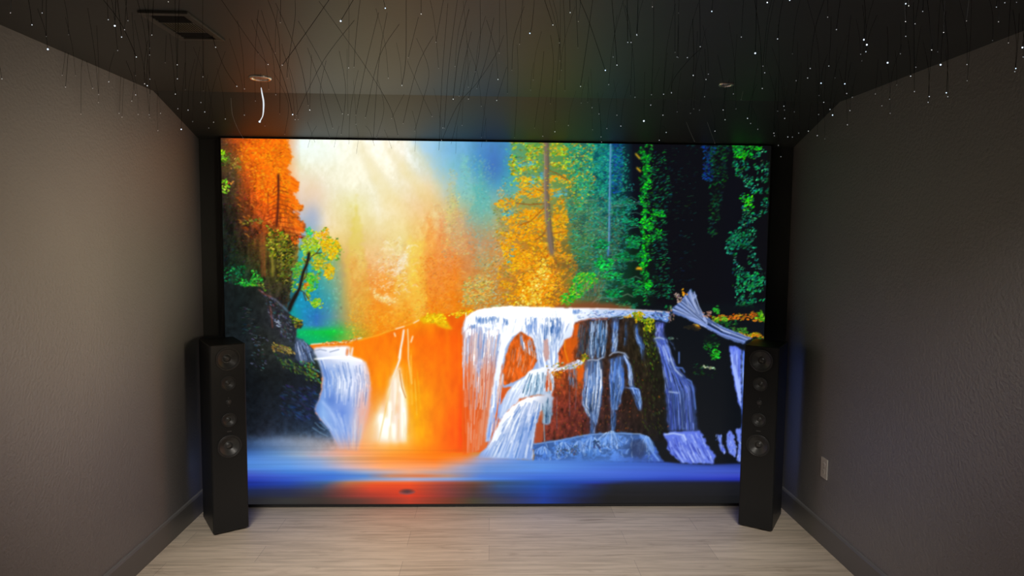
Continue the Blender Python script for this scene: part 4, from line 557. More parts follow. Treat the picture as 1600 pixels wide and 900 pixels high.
me.materials.append(m_scr); so = bpy.data.objects.new('picture', me); COL.objects.link(so); so.parent = scr
# ---------------------------------------------------------------- tower speakers
def driver(parent, z, R, name, deep):
    bm = bmesh.new(); lathe(bm, [(R*.90, .004), (R*.91, -.005), (R, -.006), (R*1.02, -.003), (R*1.02, .004)], 0, 0, z, 'y', 48); o = obj(name, bm, m_ring, parent, True)
    bm = bmesh.new(); lathe(bm, [(R*.90, -.002), (R*.885, -.0045), (R*.86, -.005), (R*.83, -.0035), (R*.79, .0)], 0, 0, z, 'y', 48); obj('surround', bm, m_rub, o, True)
    bm = bmesh.new(); lathe(bm, [(R*.80, -.001), (R*.62, deep*.4), (R*.44, deep*.75), (R*.34, deep), (R*.31, deep*.9), (R*.22, deep*.62), (R*.12, deep*.5), (0, deep*.46)], 0, 0, z, 'y', 48); obj('cone', bm, m_cone, o, True)
DRV = [(1.003, .064, 'woofer', .022), (.865, .0395, 'midrange_driver', .014), (.655, .0395, 'midrange_driver', .014), (.503, .064, 'woofer', .022)]
def speaker(label, loc, rz):
    t = thing('tower_speaker', label, 'speaker', loc, rz, 'pair of black tower speakers')
    w, d, h = .0965, .30, 1.085; bm = bmesh.new()
    V = lambda x, y, z: bm.verts.new((x, y, z))
    # front face as rings around the driver openings: horizontal bands, each band a plate with a round hole
    zs = [.012, .425, .581, .5995, .7105, .8105, .9215, .925, 1.081]; e = .010
    def plate(z0, z1, hole):
        if not hole:
            bm.faces.new([V(-w+e, 0, z0), V(w-e, 0, z0), V(w-e, 0, z1), V(-w+e, 0, z1)]); return
        cz, R = hole; n = 48; C_ = []; O_ = []; I_ = []
        for k in range(n):
            a = 2*math.pi*k/n; c, s = math.cos(a), math.sin(a); C_.append(V(R*c, 0, cz+R*s)); I_.append(V(R*c, .03, cz+R*s))
            tx = (w-e)/abs(c) if abs(c) > 1e-6 else 1e9; tz = ((z1-cz) if s > 0 else (cz-z0))/abs(s) if abs(s) > 1e-6 else 1e9; q = min(tx, tz); O_.append(V(q*c, 0, cz+q*s))
        for k in range(n):
            j = (k+1) % n; bm.faces.new([C_[k], C_[j], O_[j], O_[k]]); bm.faces.new([C_[k], I_[k], I_[j], C_[j]])
        for sx, zz in ((-1, z0), (1, z0), (1, z1), (-1, z1)):   # the corner bits the ring leaves open
            cr = V(sx*(w-e), 0, zz); near = sorted(O_, key=lambda v: (v.co-cr.co).length)
            hz = [v for v in near if abs(v.co.z-zz) < 1e-5][0]; vt = [v for v in near if abs(abs(v.co.x)-(w-e)) < 1e-5 and v.co.x*sx > 0][0]
            if hz is not vt: bm.faces.new([cr, hz, vt])
        bm.faces.new([v for v in I_][::-1])
    plate(.012, .425, None); plate(.425, .581, (.503, .060)); plate(.581, .60, None); plate(.60, .71, (.655, .037)); plate(.71, .81, None); plate(.81, .92, (.865, .037)); plate(.92, .925, None); plate(.925, 1.081, (1.003, .060))
    # rounded front edges, sides, back, top and bottom
    out = [(w-e, 0), (w-e*.6, e*.08), (w-e*.3, e*.3), (w-e*.08, e*.6), (w, e), (w, d-.006), (w-.006, d), (-w+.006, d), (-w, d-.006), (-w, e), (-w+e*.08, e*.6), (-w+e*.3, e*.3), (-w+e*.6, e*.08), (-w+e, 0)]
    lo = [V(x, y, .012) for x, y in out]; hi = [V(x, y, 1.081) for x, y in out]; n = len(out)
    for k in range(n-1): bm.faces.new([lo[k], lo[k+1], hi[k+1], hi[k]])
    def shrink(x, y, s): return (x*(1-s/w), (y-d/2)*(1-s/(d/2))+d/2)
    top = [V(*shrink(x, y, .004), h) for x, y in out]; bot = [V(*shrink(x, y, .004), .008) for x, y in out]
    for k in range(n): bm.faces.new([hi[k], hi[(k+1) % n], top[(k+1) % n], top[k]]); bm.faces.new([lo[k], bot[k], bot[(k+1) % n], lo[(k+1) % n]])
    bm.faces.new(top); bm.faces.new(bot[::-1]); bmesh.ops.remove_doubles(bm, verts=bm.verts, dist=1e-5)
    obj('cabinet', bm, m_cab, t)
    for sx in (-1, 1):
        for yy in (.03, d-.03): obj('foot', lathe(bmesh.new(), [(0, 0), (.013, 0), (.015, .003), (.012, .0085), (0, .0085)], sx*(w-.022), yy, 0, 'z', 20), m_rub, t, True)
    for z, R, nm, dp in DRV: driver(t, z, R, nm, dp)
    bm = bmesh.new(); lathe(bm, [(0, -.003), (.012, -.003), (.0145, -.0015), (.015, .001)], 0, 0, .757, 'y', 40); tw = obj('tweeter', bm, m_ring, t, True)
    bm = bmesh.new(); lathe(bm, [(.007, -.0028), (.006, -.0045), (.004, -.006), (0, -.0068)], 0, 0, .757, 'y', 28); obj('dome', bm, m_dome, tw, True)
    for dz in (-.024, .024): obj('screw', lathe(bmesh.new(), [(0, -.0018), (.0022, -.0015), (.003, .0003)], 0, 0, .757+dz, 'y', 14), m_dome, tw, True)
    obj('badge_strip', box(bmesh.new(), -.012, .012, -.0015, .001, .5855, .5915, .0005, 1), m_dome, t)
    return t
speaker('black tower speaker at the left end of the screen beside the brownish wall', (-1.473, 3.775, 0), math.radians(33))
speaker('black tower speaker at the right end of the screen near the white outlet', (1.562, 3.79, 0), math.radians(-33))
# ---------------------------------------------------------------- wall outlet
t = thing('wall_outlet', 'white duplex outlet plate low on the dark right wall', 'outlet', (XR, 3.612, .430), math.radians(90))
# local: x along the wall, y into the room is +y after the turn (towards -x in the room)
def rbox(x0, x1, z0, z1, y0, y1, b=.002): return box(bmesh.new(), x0, x1, y0, y1, z0, z1, b, 2)
obj('cover_plate', rbox(-.035, .035, -.057, .057, -.0002, .0055, .0022), m_plate, t)
for dz in (-.0195, .0195):
    s_ = obj('socket', lathe(bmesh.new(), [(0, .0072), (.0145, .0072), (.0165, .0060), (.0168, .005)], 0, 0, dz, 'y', 32), m_plate, t)
    bm = bmesh.new()
    for dx in (-.006, .006): box(bm, dx-.001, dx+.001, .0071, .0075, dz-.002, dz+.006)
    lathe(bm, [(0, .0075), (.0022, .0075), (.0024, .0071)], 0, 0, dz-.008, 'y', 12); obj('slots', bm, m_slot, s_)
obj('screw', lathe(bmesh.new(), [(0, .0072), (.0022, .0069), (.003, .0054)], 0, 0, 0, 'y', 14), m_slot, t)
# ---------------------------------------------------------------- ceiling register
RX0, RX1, RY0, RY1 = -1.188, -1.022, 2.345, 2.663
t = thing('ceiling_vent', 'dark metal air register on the ceiling at the upper left', 'vent', ((RX0+RX1)/2, (RY0+RY1)/2, ZC))
hw, hd = (RX1-RX0)/2, (RY1-RY0)/2
bm = bmesh.new()
for (x0, x1, y0, y1) in ((-hw, hw, -hd, -hd+.026), (-hw, hw, hd-.026, hd), (-hw, -hw+.024, -hd+.026, hd-.026), (hw-.024, hw, -hd+.026, hd-.026)): box(bm, x0, x1, y0, y1, -.009, -.0003, .002, 2)
fr = obj('frame', bm, m_reg, t)
for y in (-.052, .052): obj('divider_bar', box(bmesh.new(), -hw+.022, hw-.022, y-.003, y+.003, -.008, -.0006), m_reg, t)
bm = bmesh.new()
for k in range(11):
    x = -hw+.034+k*(2*hw-.068)/10; prism(bm, [(x-.004, -.0025), (x-.003, -.0018), (x+.004, -.0078), (x+.003, -.0085)], 1, -.049, .049)
obj('louvres', bm, m_reg, t)
for s in (-1, 1):
    bm = bmesh.new()
    for k in range(3):
        y = s*(.066+k*.020); bm2 = [(y-.006, -.0015), (y-.006, -.0025), (y+.006, -.0075), (y+.006, -.0065)]
        prism(bm, bm2, 0, -hw+.024, hw-.024)
    obj('deflector', bm, m_hole, t)
obj('duct_opening', box(bmesh.new(), -hw+.02, hw-.02, -hd+.02, hd-.02, -.0009, -.0004), m_hole, t)
# ---------------------------------------------------------------- recessed lights (switched off)
for x, y, lab in ((-1.103, 3.295, 'round recessed ceiling light with orange-lit rim at the left above the screen'), (1.124, 3.262, 'small round recessed ceiling light at the right above the screen')):
    t = thing('recessed_light', lab, 'ceiling light', (x, y, ZC), 0, 'recessed ceiling lights, switched off'); R = .052 if x < 0 else .036
    obj('trim_ring', lathe(bmesh.new(), [(R, -.0002), (R, -.003), (R*.95, -.006), (R*.86, -.0075), (R*.74, -.0065), (R*.68, -.002)], 0, 0, 0, 'z', 44), m_can, t, True)
    obj('lens', lathe(bmesh.new(), [(R*.70, -.0021), (R*.6, -.0032), (R*.3, -.0045), (0, -.005)], 0, 0, 0, 'z', 36), m_lens, t, True)
# ---------------------------------------------------------------- fibre optic strands hanging through the ceiling
FIB = """-440,2203,2443;-478,2183,2371|3|80|d
-517,2208,2443;-590,2194,2335;-661,2181,2232|1|80|d
-819,2415,2443;-757,2405,2329;-714,2395,2212;-690,2385,2115|2|80|d
-961,2826,2443;-907,2806,2386|1.4|80|d
-716,2220,2443;-677,2206,2321;-675,2193,2083|0.3|62|d
-628,2214,2443;-626,2204,2381;-647,2194,2239;-647,2184,2193|0.3|62|d
-701,2248,2443;-624,2235,2270;-592,2221,2116|0.3|62|d
-557,2222,2443;-415,2212,2252;-330,2202,2116;-301,2192,2020|0.2|62|d
-680,2427,2443;-590,2414,2289;-522,2400,2123|0.7|62|d
-477,2407,2443;-585,2394,2301;-676,2381,2112|0.2|62|d
-420,2202,2443;-432,2189,2320;-436,2175,2228|0.4|62|d
-381,2321,2443;-425,2308,2261;-455,2295,2101|0.3|62|d
-327,2440,2443;-399,2427,2324;-445,2413,2113|0.5|62|d
-345,2175,2443;-334,2155,2404|2.2|80|d
-353,2320,2443;-380,2306,2272;-398,2293,2013|0.2|62|d
-225,2173,2443;-223,2153,2388|1.8|80|d
-253,2360,2443;-286,2340,2303|0.4|62|d
-274,2193,2443;-274,2180,2262;-285,2167,2173|1|80|d
-156,2186,2443;-178,2166,2307|0.8|62|d
-220,2577,2443;-280,2564,2327;-331,2551,2117|0.6|62|d
-144,2215,2443;-161,2201,2209;-170,2188,1975|0.2|62|d
-112,2184,2443;-137,2170,2242;-151,2157,2041|0.2|62|d
-78,2271,2443;-111,2258,2301;-128,2245,2148|1.8|80|d
-41,2180,2443;-42,2166,2282;-75,2153,2131|0.8|62|d
39,2175,2443;47,2161,2263;47,2148,2149|0.3|62|d
42,2544,2443;12,2536,2371;-58,2528,2264;-128,2520,2180;-185,2512,2051|0.6|62|d
63,3012,2443;19,2992,2295|1.2|80|d
4,2350,2443;-21,2337,2307;-53,2324,2201|0.4|62|d
-77,2513,2443;-104,2500,2325;-121,2487,2208|0.4|62|d
-364,2934,2443;-303,2921,2308;-255,2908,2207|0.5|62|d
-461,3610,2443;-526,3590,2313|0.4|62|d
130,2169,2443;122,2156,2360;115,2143,2333|2.2|80|d
160,2168,2443;187,2148,2361|1.6|80|d
270,2161,2443;303,2148,2365;352,2134,2222|2.6|80|d
240,2163,2443;240,2143,2398|1.8|80|d
371,2155,2443;384,2142,2303;387,2128,2237|1.5|80|d
453,2150,2443;450,2137,2380;446,2124,2330|1.6|80|d
515,2205,2443;515,2192,2319;509,2178,2159|0.7|62|d
615,2274,2443;613,2254,2297|0.6|62|d
677,2322,2443;681,2309,2312;677,2296,2250|1.7|80|d
819,2128,2443;816,2115,2342;811,2102,2274|4|80|d
94,2665,2443;98,2652,2319;87,2639,2084|0.2|62|d
212,2534,2443;224,2520,2336;213,2507,2190|0.3|62|d
220,2164,2443;226,2151,2322;227,2137,2158|0.3|62|d
260,2162,2443;266,2142,2291|0.2|62|d
312,2159,2443;296,2145,2322;275,2132,2171|1.2|80|d
445,3162,2443;439,3142,2323|0.2|62|d
534,2619,2443;527,2599,2242|0.3|62|d
819,2662,2443;760,2652,2391;701,2642,2314;693,2632,2263|1|80|d
419,2152,2443;420,2132,2308|1|80|d
-1757,2885,2443;-1757,2872,2388;-1757,2858,2341|0.8|62|d
-1757,2904,2443;-1757,2890,2367;-1757,2877,2298|1|80|d
-1757,3002,2443;-1757,2989,2386;-1757,2975,2206|0.7|62|d
-1757,3030,2443;-1739,3017,2372;-1720,3004,2321|0.7|62|d
-1757,3418,2443;-1757,3405,2385;-1757,3391,2343|0.8|62|d
-1757,3300,2443;-1757,3287,2345;-1757,3274,2263|0.9|62|d
-1757,3326,2443;-1757,3312,2351;-1757,3299,2250|0.8|62|d
-1757,3654,2437;-1757,3640,2352;-1749,3627,2238|0.9|62|d
-1757,3576,2443;-1757,3556,2307|0.7|62|d
-1248,2251,2443;-1195,2241,2381;-1158,2231,2315;-1132,2221,2259|1.8|80|d
-1044,2590,2443;-1021,2570,2387|1.2|80|d
-1108,2790,2443;-1067,2776,2358;-1018,2763,2288|1.1|80|d
-866,2228,2443;-808,2215,2365;-741,2202,2271|0.2|62|d
-1101,2659,2443;-1098,2639,2243|0.3|62|d
-1190,2706,2443;-1186,2686,2256|0.3|62|d
-1225,2626,2443;-1223,2606,2337|0.3|62|d
-1403,2856,2443;-1396,2836,2264|0.3|62|d
-739,2765,2443;-686,2752,2303;-634,2738,2126|0.2|62|d
-621,2803,2443;-593,2790,2288;-610,2777,2107|0.2|62|d
-1000,3145,2443;-926,3132,2299;-939,3118,2154|0.2|62|d
-289,2606,2443;-240,2596,2323;-263,2586,2203;-291,2576,2094|0.2|62|d
205,2748,2443;193,2735,2314;169,2721,2135|0.2|62|d
-549,3299,2443;-517,3285,2306;-552,3272,2167|0.2|62|d
102,2230,2443;68,2216,2338;62,2203,2234|0.2|62|d
251,2571,2443;240,2558,2276;236,2544,2132|0.2|62|d
1,2962,2443;-26,2949,2304;-46,2935,2126|0.2|62|d
-94,2916,2443;-133,2902,2267;-173,2889,2090|0.2|62|d
-710,2958,2443;-735,2945,2292;-693,2932,2116|0.2|62|d
-605,3117,2443;-638,3103,2270;-645,3090,2111|0.2|62|d
-1059,3945,2366;-1035,3932,2292;-1010,3918,2229|0.1|62|d
-737,3977,2358;-706,3964,2302;-678,3950,2217|0.1|62|d
-633,4018,2348;-609,4005,2273;-585,3991,2209|0.1|62|d
-443,3797,2402;-420,3784,2296;-426,3771,2168|0.1|62|d
-33,3865,2386;-50,3852,2276;-60,3838,2203|0.1|62|d
-886,3983,2357;-898,3969,2275;-910,3956,2207|0.1|62|d
-200,3958,2363;-206,3944,2270;-209,3931,2177|0.1|62|d
-1015,3987,2356;-1042,3974,2281;-1062,3961,2205|0.1|62|d
-786,3944,2367;-766,3930,2271;-775,3917,2168|0.1|62|d
1109,3875,2383;1129,3862,2313;1153,3848,2254|0.2|90|p
1229,3871,2384;1246,3857,2314;1269,3844,2244|0.2|90|p
1263,3415,2443;1247,3395,2398|0.3|90|p
-1392,3691,2428;-1383,3681,2339;-1354,3671,2264;-1321,3661,2210|0.2|100|p
-1356,2026,2443;-1334,2028,2369;-1327,2029,2296|1.5|60|d
-1517,2349,2443;-1496,2350,2378;-1489,2351,2312|3.5|60|d
-797,1573,2443;-829,1565,2301;-839,1558,2159|3.5|60|d
-1080,1971,2443;-1082,1974,2371;-1082,1977,2299|1|45|d
-1072,2004,2443;-1052,2008,2376;-1046,2012,2308|0.9|45|d
-784,1601,2443;-819,1592,2300;-831,1583,2158|0.9|45|d
-956,1720,2443;-926,1725,2313;-916,1730,2183|1.5|60|d
-866,1848,2443;-886,1840,2330;-892,1832,2218|1.3|60|d
-1018,1800,2443;-975,1797,2305;-961,1794,2167|0.7|45|d
-1056,2089,2443;-1026,2080,2346;-1016,2072,2248|0.6|45|d
-898,1833,2443;-903,1839,2306;-905,1844,2170|0.8|45|d
-852,1927,2443;-859,1916,2302;-862,1906,2161|1.2|60|d
-963,2126,2443;-964,2128,2308;-964,2130,2173|1.1|60|d
-1198,2594,2443;-1192,2602,2333;-1190,2609,2223|1.2|60|d
-1331,2702,2443;-1350,2709,2362;-1356,2716,2282|1.2|60|d
-1477,2990,2443;-1483,2992,2388;-1484,2995,2334|1.5|60|d
-1217,2368,2443;-1215,2371,2340;-1215,2375,2236|0.5|45|d
-1034,2005,2443;-1000,2007,2293;-988,2010,2144|0.7|45|d
-1327,3176,2443;-1334,3179,2373;-1337,3182,2302|0.7|45|d
-1329,3247,2443;-1344,3250,2357;-1350,3253,2272|1.4|60|d
-1265,2965,2443;-1297,2974,2337;-1308,2982,2231|1|45|d
-1605,3515,2443;-1593,3512,2387;-1590,3509,2331|0.7|45|d
-1236,3120,2443;-1214,3124,2331;-1207,3128,2220|0.8|45|d
-1087,2837,2443;-1140,2830,2288;-1157,2823,2132|0.5|45|d
-1195,2782,2443;-1142,2788,2297;-1125,2794,2151|0.7|45|d
-1162,2773,2443;-1192,2776,2296;-1202,2779,2150|0.6|45|d
-1337,3033,2443;-1350,3024,2299;-1354,3015,2154|2|60|d
-1638,3376,2443;-1620,3377,2364;-1614,3377,2284|0.7|45|d
-1254,2454,2443;-1233,2470,2278;-1226,2486,2114|0.6|45|d
-1342,2331,2443;-1328,2337,2303;-1323,2343,2164|0.7|45|d
-1557,2884,2443;-1579,2885,2383;-1586,2885,2324|1|45|d
-1582,3014,2443;-1558,3020,2372;-1551,3027,2301|1.2|60|d
-1653,3216,2443;-1635,3206,2344;-1629,3196,2246|0.8|45|d
-1421,2520,2443;-1412,2507,2305;-1409,2493,2166|0.7|45|d
-1480,2437,2443;-1461,2439,2345;-1455,2441,2247|0.6|45|d
-1463,1988,2443;-1423,2002,2291;-1409,2015,2139|1|45|d
-998,1504,2443;-1005,1490,2300;-1008,1476,2157|0.6|45|d
-1120,1816,2443;-1148,1813,2353;-1157,1810,2262|1|45|d
-1076,1744,2443;-1100,1744,2314;-1107,1744,2185|0.6|45|d
-1357,2229,2443;-1344,2224,2384;-1340,2220,2324|0.6|45|d
-591,1397,2443;-635,1402,2303;-650,1406,2163|0.6|45|d
-883,2136,2443;-885,2132,2312;-886,2128,2180|0.7|45|d
-891,2436,2443;-871,2426,2324;-864,2416,2206|0.8|45|d
-1003,2652,2443;-956,2639,2297;-941,2625,2152|0.8|45|d
-777,2316,2443;-796,2329,2297;-802,2343,2151|0.6|45|d
-770,2320,2443;-731,2307,2303;-718,2294,2163|0.8|45|d
-838,2422,2443;-800,2430,2326;-787,2438,2210|0.5|45|d
-747,2864,2443;-753,2859,2329;-755,2853,2216|1.6|60|d
-824,2714,2443;-794,2729,2300;-784,2743,2158|0.8|45|d
-842,2769,2443;-790,2758,2301;-773,2748,2159|0.6|45|d
-1281,3954,2364;-1295,3951,2342;-1300,3947,2320|0.5|45|d
-462,1559,2443;-467,1549,2305;-469,1538,2167|0.6|45|d
-711,2307,2443;-720,2309,2373;-723,2312,2303|0.6|45|d
-452,2184,2443;-451,2176,2334;-451,2168,2224|1|45|d
-385,2278,2443;-355,2281,2332;-345,2284,2221|0.8|45|d
-582,2768,2443;-584,2780,2316;-585,2793,2189|0.7|45|d
-668,3316,2443;-659,3310,2339;-655,3304,2234|0.6|45|d
-372,2668,2443;-356,2668,2362;-351,2669,2281|0.7|45|d
-205,1827,2443;-160,1839,2296;-145,1850,2150|0.6|45|d
-72,2107,2443;-104,2107,2331;-115,2107,2219|0.6|45|d
-24,2333,2443;-49,2328,2350;-58,2323,2256|0.8|45|d
-297,3460,2443;-265,3450,2313;-254,3440,2183|0.7|45|d
-301,3845,2391;-283,3845,2349;-277,3845,2308|0.7|45|d
-102,2625,2443;-57,2629,2322;-42,2634,2201|0.5|45|d
18,2013,2443;19,2009,2339;19,2004,2234|0.6|45|d
-23,2374,2443;8,2379,2345;19,2384,2246|1.6|60|d
-95,2192,2443;-81,2185,2308;-76,2178,2173|0.6|45|d
-102,2760,2443;-116,2755,2294;-121,2750,2146|0.6|45|d
-51,3728,2419;-36,3718,2320;-31,3709,2221|0.6|45|d
564,1709,2443;553,1715,2357;550,1722,2271|2.5|60|d
422,2202,2443;438,2198,2385;443,2195,2326|1.2|60|d
459,2051,2443;438,2053,2375;432,2055,2307|1|45|d
555,1884,2443;567,1881,2335;571,1879,2228|1.4|60|d
831,2676,2443;835,2671,2384;837,2666,2324|1.4|60|d
415,2295,2443;407,2297,2375;405,2300,2307|0.8|45|d
162,2047,2443;190,2055,2363;200,2063,2283|0.7|45|d
111,1637,2443;75,1629,2298;63,1620,2153|0.6|45|d
251,1520,2443;206,1529,2312;191,1538,2182|0.6|45|d
681,3052,2443;681,3050,2335;681,3048,2226|4|60|d
579,2176,2443;550,2162,2299;541,2149,2155|1|45|d
768,2888,2443;761,2885,2381;759,2883,2320|0.8|45|d
700,2740,2443;689,2731,2318;685,2723,2194|1.3|60|d
728,2970,2443;702,2971,2363;693,2973,2282|1|45|d
646,3186,2443;613,3182,2333;602,3177,2223|1.2|60|d
569,3216,2443;586,3219,2362;591,3222,2281|0.8|45|d
599,3240,2443;558,3231,2330;544,3222,2218|0.8|45|d
326,3646,2439;333,3640,2351;335,3634,2263|1|45|d
287,3594,2443;272,3592,2337;267,3589,2232|0.8|45|d
427,3471,2443;398,3469,2357;388,3467,2270|0.7|45|d
978,3925,2371;999,3919,2341;1006,3913,2312|1|45|d
821,3078,2443;774,3075,2294;759,3072,2145|1|45|d
1168,3637,2441;1193,3641,2361;1202,3645,2281|1.2|60|d
1104,3159,2443;1081,3153,2371;1073,3147,2299|1.4|60|d
907,2752,2443;941,2758,2315;952,2765,2187|1.2|60|d
1269,3254,2443;1242,3259,2363;1233,3264,2283|1.5|60|d
1107,2834,2443;1090,2833,2314;1084,2832,2185|0.8|45|d
810,2347,2443;836,2346,2297;845,2346,2151|0.6|45|d
888,2910,2443;907,2916,2377;914,2923,2311|0.8|45|d
731,2385,2443;754,2392,2361;761,2399,2280|0.8|45|d
763,2020,2443;787,2008,2294;795,1996,2144|1.2|60|d
851,2060,2443;830,2056,2323;823,2052,2203|1|45|d
761,1787,2443;720,1781,2298;706,1774,2152|0.7|45|d
674,1805,2443;659,1800,2337;654,1795,2231|1|45|d
887,2478,2443;886,2486,2338;886,2493,2233|0.7|45|d
734,2454,2443;736,2466,2309;736,2478,2174|0.6|45|d
1008,3207,2443;989,3210,2376;982,3213,2309|0.6|45|d
842,3043,2443;830,3037,2354;826,3031,2265|0.6|45|d
433,3022,2443;440,3023,2360;443,3025,2277|0.7|45|d
570,3496,2443;555,3501,2390;550,3506,2337|0.7|45|d
406,2162,2443;444,2172,2297;457,2182,2151|0.7|45|d
403,2094,2443;370,2101,2308;359,2109,2173|0.7|45|d
201,2079,2443;203,2075,2338;203,2070,2232|0.6|45|d
266,2223,2443;228,2213,2322;215,2202,2202|0.6|45|d
177,2488,2443;154,2482,2355;147,2476,2267|0.5|45|d
174,2164,2443;206,2161,2334;217,2159,2226|0.6|45|d
454,3276,2443;475,3268,2330;482,3260,2217|0.5|45|d
562,3639,2441;579,3630,2326;585,3621,2211|0.7|45|d
542,3504,2443;555,3497,2330;560,3489,2218|0.8|45|d
175,2924,2443;166,2924,2385;163,2925,2327|0.6|45|d
1426,3706,2424;1449,3702,2364;1456,3698,2303|0.7|45|d
756,2421,2443;720,2421,2295;708,2420,2147|0.5|45|d
442,3264,2443;429,3263,2393;425,3262,2343|0.5|45|d
646,2387,2443;647,2391,2390;647,2395,2336|0.8|45|d
649,2163,2443;623,2159,2357;615,2155,2271|1|45|d
445,1758,2443;465,1761,2311;471,1764,2180|0.6|45|d
346,1355,2443;318,1344,2296;309,1333,2148|0.6|45|d
495,1784,2443;484,1779,2363;480,1775,2283|0.6|45|d
575,1436,2443;580,1444,2323;582,1452,2202|2|60|d
813,1835,2443;798,1831,2391;793,1827,2339|2|60|d
856,1996,2443;841,1998,2365;836,1999,2288|1.8|60|d
884,1664,2443;855,1668,2330;845,1672,2217|1.2|60|d
753,1590,2443;774,1589,2331;781,1589,2219|0.7|45|d
1167,2151,2443;1177,2153,2390;1180,2156,2337|3.2|60|d
829,1611,2443;868,1604,2302;881,1596,2160|3|60|d
1269,2242,2443;1247,2246,2384;1240,2250,2326|1.5|60|d
1221,2288,2443;1234,2283,2384;1238,2278,2325|0.7|45|d
1095,1922,2443;1061,1922,2326;1049,1922,2209|0.6|45|d
1370,2358,2443;1377,2358,2382;1379,2359,2320|3.2|60|d
726,1263,2443;764,1271,2294;776,1278,2145|2.8|60|d
789,1399,2443;827,1386,2309;840,1373,2174|1|45|d
1101,1734,2443;1097,1731,2363;1095,1729,2284|1.4|60|d
811,1451,2443;856,1441,2302;871,1432,2162|1.2|60|d
1197,1885,2443;1186,1891,2375;1182,1898,2307|1.1|60|d
950,1610,2443;981,1618,2316;991,1625,2190|1|45|d
1380,2299,2443;1387,2301,2390;1389,2303,2336|0.8|45|d
914,1428,2443;951,1437,2294;963,1445,2145|0.8|45|d
1038,1400,2443;989,1395,2297;973,1390,2152|0.5|45|d
964,1607,2443;1013,1595,2295;1029,1583,2147|1.3|60|d
1202,1810,2443;1187,1802,2323;1182,1793,2202|0.6|45|d
1319,1788,2443;1333,1793,2383;1337,1797,2322|1.2|60|d
1177,1552,2443;1174,1551,2345;1173,1551,2247|1|45|d
1271,1627,2443;1255,1621,2357;1250,1615,2271|0.7|45|d
1073,1494,2443;1116,1502,2317;1131,1511,2191|0.9|45|d
1483,2345,2443;1476,2347,2374;1474,2349,2304|0.8|45|d
1468,2196,2443;1455,2188,2357;1450,2181,2270|4|60|d
1528,2492,2443;1536,2485,2374;1538,2479,2305|1.6|60|d
1460,2005,2443;1485,2009,2372;1493,2014,2300|0.6|45|d
1272,1644,2443;1249,1632,2310;1241,1621,2178|0.8|45|d
1415,2065,2443;1450,2069,2343;1461,2073,2244|1|45|d
1462,2072,2443;1472,2080,2321;1476,2089,2199|0.9|45|d
1712,2197,2443;1715,2199,2355;1716,2202,2268|2.6|60|d
1668,2169,2443;1694,2178,2348;1702,2187,2254|1.2|60|d
1356,1679,2443;1334,1682,2315;1326,1684,2186|3|60|d
1769,2257,2443;1778,2256,2382;1781,2256,2320|1|45|d
1311,2119,2443;1313,2106,2304;1313,2093,2164|1.1|60|d
1596,2509,2443;1621,2507,2340;1629,2505,2238|1.8|60|d
1657,2546,2443;1649,2541,2333;1646,2536,2223|1.1|60|d
1355,2054,2443;1393,2067,2301;1406,2080,2159|2.2|60|d
1753,2614,2443;1766,2611,2352;1770,2609,2261|1.2|60|d
1574,2645,2443;1582,2643,2376;1584,2640,2309|0.5|45|d
1550,2562,2443;1514,2553,2339;1502,2544,2234|0.8|45|d
1697,2952,2443;1706,2951,2367;1709,2951,2291|0.7|45|d
1657,2836,2443;1668,2828,2339;1671,2821,2234|0.8|45|d
1579,2770,2443;1581,2775,2373;1581,2781,2304|0.9|45|d
1499,2830,2443;1488,2828,2379;1485,2827,2314|1.2|60|d
1613,2995,2443;1600,2991,2388;1595,2987,2333|0.8|45|d
1342,2714,2443;1322,2711,2385;1316,2708,2327|2|60|d
1183,2248,2443;1179,2253,2333;1178,2258,2222|2.4|60|d
1231,2655,2443;1232,2651,2387;1232,2647,2332|1|45|d
1147,2556,2443;1149,2559,2372;1149,2562,2301|0.7|45|d
992,2017,2443;951,2008,2324;937,1999,2205|1.1|60|d
1125,2265,2443;1130,2272,2364;1132,2280,2285|1.3|60|d
903,1980,2443;876,1972,2340;867,1965,2237|0.6|45|d
1328,2617,2443;1330,2622,2386;1331,2627,2329|0.6|45|d
1288,2465,2443;1242,2456,2308;1227,2448,2174|1|45|d
1674,3265,2443;1652,3259,2373;1644,3253,2303|2|60|d
930,2043,2443;985,2058,2293;1003,2073,2143|0.6|45|d
1411,2868,2443;1410,2869,2364;1410,2870,2285|1|45|d
1735,3253,2443;1728,3251,2384;1726,3249,2325|1.1|60|d
1504,2941,2443;1543,2943,2324;1556,2944,2205|1.3|60|d
1442,3022,2443;1460,3027,2306;1466,3031,2170|1|45|d
1719,3631,2443;1713,3637,2365;1712,3643,2288|1.2|60|d
1078,2631,2443;1115,2621,2329;1127,2611,2215|1|45|d
1400,3193,2443;1386,3192,2377;1382,3192,2312|0.8|45|d
1330,3104,2443;1343,3106,2351;1348,3109,2258|1.2|60|d
1305,3116,2443;1302,3115,2317;1302,3114,2191|1.2|60|d
1624,3844,2391;1617,3849,2342;1615,3854,2293|0.7|45|d
1309,2893,2443;1298,2892,2345;1294,2891,2247|0.6|45|d
1526,3443,2443;1521,3450,2335;1519,3457,2227|1|45|d
1347,2973,2443;1327,2967,2297;1321,2960,2151|0.8|45|d
1294,2846,2443;1299,2851,2297;1301,2856,2152|0.9|45|d
1615,3324,2443;1632,3315,2320;1638,3306,2197|0.6|45|d
1150,2855,2443;1209,2872,2274;1229,2888,2104|0.9|45|d
1572,3822,2396;1623,3817,2283;1640,3813,2170|0.7|45|d
1356,2851,2443;1378,2856,2337;1386,2861,2232|0.7|45|d
986,2356,2443;998,2364,2296;1002,2371,2150|0.6|45|d"""
TIPM = {}
